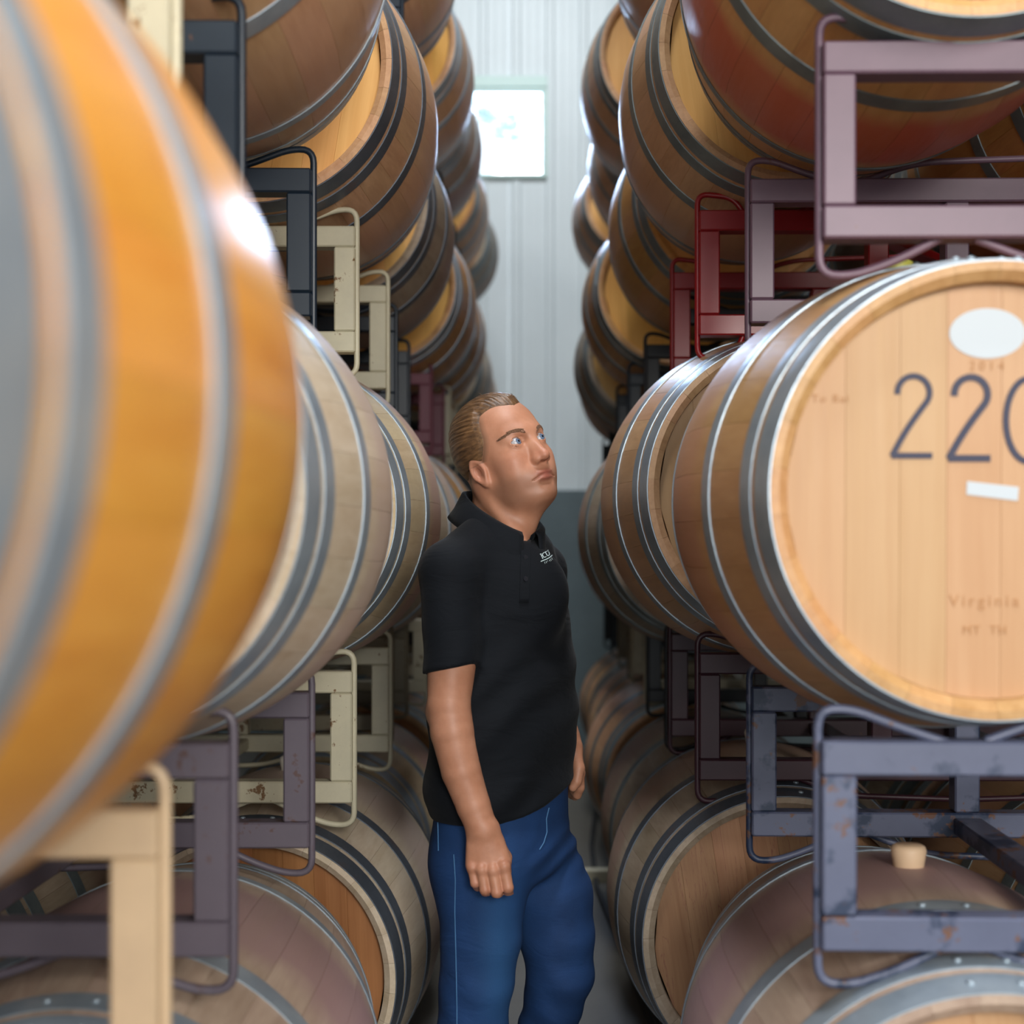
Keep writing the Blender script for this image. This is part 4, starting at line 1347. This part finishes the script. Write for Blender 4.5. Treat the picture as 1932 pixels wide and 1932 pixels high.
for c_ in EYE:
    o = mk('eye', em, MAN, NE.m)
    g_ = HROT @ rot3(math.radians(7), math.radians(9), 0)
    pos = from_head(c_) - ORG
    o.matrix_local = Matrix([[*(g_[i] * HSC), pos[i]] for i in range(3)] + [[0, 0, 0, 1]])

# eyebrows: short hairs lying along the brow
def head_x(y, z):
    x = .11
    for _ in range(60):
        d = float(head_sdf(np.array([[x, y, z]], np.float32))[0]); x -= d * .7
        if abs(d) < 2e-4: break
    return x
M_BROW = plain('brow_hair', L(116, 84, 62), .8)
rnd = random.Random(3)
for s in (-1, 1):
    ms = []
    for i in range(150):
        t = rnd.random()
        if rnd.random() > .25 + t * 6: continue
        y = s * (.013 + .040 * t); z = .0165 + .0075 * math.sin(min(1, t * 1.25) * math.pi * .62) - .006 * max(0, t - .65) / .35
        z += rnd.uniform(-1, 1) * .0042 * (1 - .55 * t)
        y2 = y + s * (.0045 + .003 * t); z2 = z + .0028 * (1 - 1.7 * t)
        a = np.array([head_x(y, z) + .0002, y, z]); b = np.array([head_x(y2, z2) + .0009, y2, z2])
        ms.append(tube_mesh('x', [from_head(a) - ORG, from_head((a + b) / 2 + np.array([.0006, 0, 0])) - ORG, from_head(b) - ORG], [.00055, .0005, .0002], 4))
    o = mk('eyebrow', join_meshes('eyebrow', ms), MAN, M_BROW); o['kind'] = 'stuff'

# clothes
def cloth(name, col, k, scale=900, rough=.85):
    N = NT(name)
    tc = N.node('ShaderNodeTexCoord')
    w = N.noise(tc.outputs['Object'], scale, 2, .5); b = N.noise(tc.outputs['Object'], 7, 4, .6)
    c = N.mix(N.ramp(b, .3, .7), (col[0] * (1 - k), col[1] * (1 - k), col[2] * (1 - k), 1), col)
    c = N.mix(N.math('MULTIPLY', w, .35), c, (col[0] * 1.7, col[1] * 1.7, col[2] * 1.7, 1))
    N.link(c, N.b.inputs['Base Color']); N.set(Roughness=rough); N.b.inputs['Specular IOR Level'].default_value = .25
    f1 = N.noise(N.mapping(tc.outputs['Object'], (9, 9, 22)), 1, 3, .55, .8)
    N.bump(N.math('ADD', N.math('MULTIPLY', f1, .8), N.math('MULTIPLY', w, .06)), .35, .012)
    N.b.inputs['Sheen Weight'].default_value = .03
    return N.m
M_POLO = cloth('dark_navy_pique', L(6, 11, 18), .25)
pv, pq = surface_net(shirt_sdf, (-.245, 2.50, P(0, 1560)[2]), (.115, 3.00, P(0, 955)[2] + .03), .0042)
put('polo_shirt', relax(pv, pq, 2), pq, M_POLO)
# denim with pale wear on the thighs
ND = NT('blue_denim')
tc = ND.node('ShaderNodeTexCoord'); sx = ND.node('ShaderNodeSeparateXYZ'); ND.link(tc.outputs['Object'], sx.inputs[0])
w = ND.noise(ND.mapping(tc.outputs['Object'], (700, 700, 500)), 1, 2, .5); b = ND.noise(tc.outputs['Object'], 6, 4, .6)
c = ND.mix(ND.ramp(b, .3, .7), L(16, 38, 76), L(24, 56, 104))
def blob(cx, cz, rx, rz):
    a = ND.math('POWER', ND.math('DIVIDE', ND.math('SUBTRACT', sx.outputs['X'], cx), rx), 2.0)
    e = ND.math('POWER', ND.math('DIVIDE', ND.math('SUBTRACT', sx.outputs['Z'], cz), rz), 2.0)
    return ND.math('POWER', 2.718, ND.math('MULTIPLY', ND.math('ADD', a, e), -1.0))
q1 = P(945, 1790, 2.66) - ORG
c = ND.mix(ND.math('MULTIPLY', blob(float(q1[0]), float(q1[2]), .035, .16), .55), c, L(48, 96, 146))
c = ND.mix(ND.math('MULTIPLY', w, .3), c, L(52, 88, 132))
ND.link(c, ND.b.inputs['Base Color']); ND.set(Roughness=.8); ND.b.inputs['Specular IOR Level'].default_value = .25
f1 = ND.noise(ND.mapping(tc.outputs['Object'], (10, 10, 20)), 1, 3, .55, .8)
ND.bump(ND.math('ADD', ND.math('MULTIPLY', f1, .8), ND.math('MULTIPLY', w, .06)), .3, .012)
jv, jq = surface_net(jeans_sdf, (-.235, 2.52, .05), (.145, 3.02, P(0, 1470)[2] + .01), .0058)
put('jeans', relax(jv, jq, 2), jq, ND.m)
# shoes
def shoe_sdf(side):
    c0 = NLEG[-1][0] if side == 'R' else FLEG[-1][0]
    ang = math.radians(-38 if side == 'R' else -20)
    R = np.array([[math.cos(ang), -math.sin(ang), 0], [math.sin(ang), math.cos(ang), 0], [0, 0, 1]], np.float32)
    o_ = np.array([c0[0], c0[1], 0], np.float32)
    def f(p):
        q = (p - o_) @ R
        d = f_ell(q, (.155, 0, .040), (.085, .046, .040)); d = smin(d, f_ell(q, (.02, 0, .055), (.085, .038, .060)), .04)
        d = smin(d, f_cap(q, (0, 0, .05), (-.005, 0, .11), .042, .045), .03)
        sole = smax(f_ell(q, (.085, 0, .010), (.165, .050, .06)), np.abs(q[..., 2] - .012) - .012, .006)
        return smax(smin(d, sole, .004), -q[..., 2], .002)
    return f, o_
M_SHOE = plain('brown_leather', L(70, 48, 36), .45, 0, .2, 20)
for sd in ('R', 'L'):
    f, o_ = shoe_sdf(sd)
    v_, q_ = surface_net(f, o_ + np.array([-.27, -.27, -.01]), o_ + np.array([.27, .27, .16]), .006)
    put('shoe', v_, q_, M_SHOE)

# collar: stand and fold-over flap round the neck
def collar():
    n = 40; vs, fs = [], []
    prof = [(.92, -.030, 0), (.90, .004, 0), (.95, .014, 0), (1.06, .010, 0), (1.22, -.016, 1), (1.36, -.038, 1)]
    for i in range(n + 1):
        th = math.radians(14 + 332 * i / n)
        fr = math.cos(th)                                # 1 at the front opening, -1 at the nape
        for k, (rs, h_, fl_) in enumerate(prof):
            ra, rb = C_LEN / 2 * .98, .070
            tipx = fl_ * max(0, fr - .55) * .055
            rs = 1 + (rs - 1) * (.40 + .60 * max(0, fr) if rs > 1 else 1)
            pnt = CO + C_D * (ra * rs * fr + tipx * .6) + C_L * (rb * rs * math.sin(th)) + CN * (h_ - (.010 * fl_ * max(0, fr)))
            pnt = pnt + CN * (.024 * max(0, math.sin(th)) * max(0, fr + .25))
            if fl_: pnt = pnt + np.array([0, 0, -.012 * fl_ * max(0, -fr)])
            vs.append(pnt - ORG)
    K = len(prof)
    for i in range(n):
        for k in range(K - 1):
            fs.append((i * K + k, (i + 1) * K + k, (i + 1) * K + k + 1, i * K + k + 1))
    return mesh_from('collar', vs, fs)
co = mk('collar', collar(), MAN, M_POLO)
sm_ = co.modifiers.new('thick', 'SOLIDIFY'); sm_.thickness = .003; sm_.offset = 0
# marks that lie on the cloth: find the cloth along the line of sight from a point in front of it
def on(fn, u, v, out=.0010, t0=2.40):
    d = np.array([(u - U0) / FPX, 1.0, -(v - V0) / FPX]); t = t0
    for _ in range(300):
        p = np.array([0, 0, CAMH]) + d * t
        s_ = float(fn(p[None].astype(np.float32))[0])
        if s_ < out: break
        t += max(s_ * .6, .0006)
        if t > 3.1: break
    return p
def thread(name, fn, px, r, mat, sub=6):
    pts = []
    for (a, b), (c_, d_) in zip(px[:-1], px[1:]):
        for i in range(sub): pts.append(on(fn, a + (c_ - a) * i / sub, b + (d_ - b) * i / sub))
    pts.append(on(fn, *px[-1]))
    return tube_mesh(name, [p - ORG for p in pts], r, 5)
M_THREAD = plain('white_embroidery', L(206, 224, 226), .6)
M_STITCH = plain('blue_stitching', L(70, 116, 160), .7)
cr = lambda x, y: (990 + x * .0414, 1010 + y * .0414)
EMB = [[(700, 862), (760, 842)], [(730, 860), (822, 1050)], [(800, 1056), (845, 1040)], [(775, 935), (815, 915), (800, 880)],
       [(925, 775), (870, 790), (812, 845), (818, 910), (870, 1000), (930, 996), (985, 968)],
       [(925, 765), (965, 742)], [(940, 752), (972, 830), (1030, 922), (1080, 932), (1112, 895), (1132, 845), (1100, 770), (1052, 680)], [(990, 738), (1030, 722)], [(1040, 690), (1065, 675)],
       [(735, 1195), (850, 1145), (1000, 1085), (1130, 1015), (1200, 960), (1255, 905)]]
TICK = [[(900, 1200), (930, 1290)], [(970, 1180), (1000, 1270)], [(1030, 1150), (1060, 1200)], [(1120, 1110), (1160, 1190)], [(1170, 1070), (1220, 1160)], [(1220, 1020), (1270, 1110)]]
logo = [thread('x', shirt_sdf, [cr(*q) for q in e], .00075 if i < 9 else .0009, None, 3) for i, e in enumerate(EMB)]
mk('embroidered_lettering', join_meshes('embroidered_lettering', logo), MAN, M_THREAD)
mk('embroidered_lettering', join_meshes('embroidered_lettering', [thread('x', shirt_sdf, [cr(*q) for q in e], .0004, None, 2) for e in TICK]), MAN, M_THREAD)
# placket with buttons
pl = []
for i in range(15):
    v = 1018 + i * 8.5
    pl.append([on(shirt_sdf, 993 - i * .3 + dx, v, .0024) - ORG for dx in (-9, -8.5, 8.5, 9)])
vs = [q for r_ in pl for q in r_]; fs = [(4 * i + k, 4 * i + k + 1, 4 * i + k + 5, 4 * i + k + 4) for i in range(14) for k in range(3)]
o = mk('placket', mesh_from('placket', vs, fs), MAN, M_POLO)
md = o.modifiers.new('thick', 'SOLIDIFY'); md.thickness = .002; md.offset = 0
M_BTN = plain('dark_button', L(34, 36, 42), .3)
for v in (1052, 1092):
    q = on(shirt_sdf, 992, v, .0042) - ORG
    bm = bmesh.new(); bmesh.ops.create_cone(bm, segments=14, radius1=.0052, radius2=.0048, depth=.002, cap_ends=True)
    m_ = bpy.data.meshes.new('button'); bm.to_mesh(m_); bm.free()
    mk('button', m_, MAN, M_BTN, loc=tuple(q), rot=(math.radians(84), 0, math.radians(28)))
# jeans seams
def jn(p): return jeans_sdf(p)
mk('side_seam', thread('side_seam', jn, [(826, 1550), (827, 1605)], .0011, None, 6), MAN, M_STITCH)
mk('side_seam', thread('side_seam', jn, [(856, 1612), (859, 1660), (858, 1720), (860, 1800), (862, 1900), (862, 1960)], .0011, None, 8), MAN, M_STITCH)
mk('fly_stitching', thread('fly_stitching', jn, [(1036, 1524), (1031, 1545), (1032, 1570), (1026, 1590), (1018, 1603)], .0012, None, 5), MAN, M_STITCH)
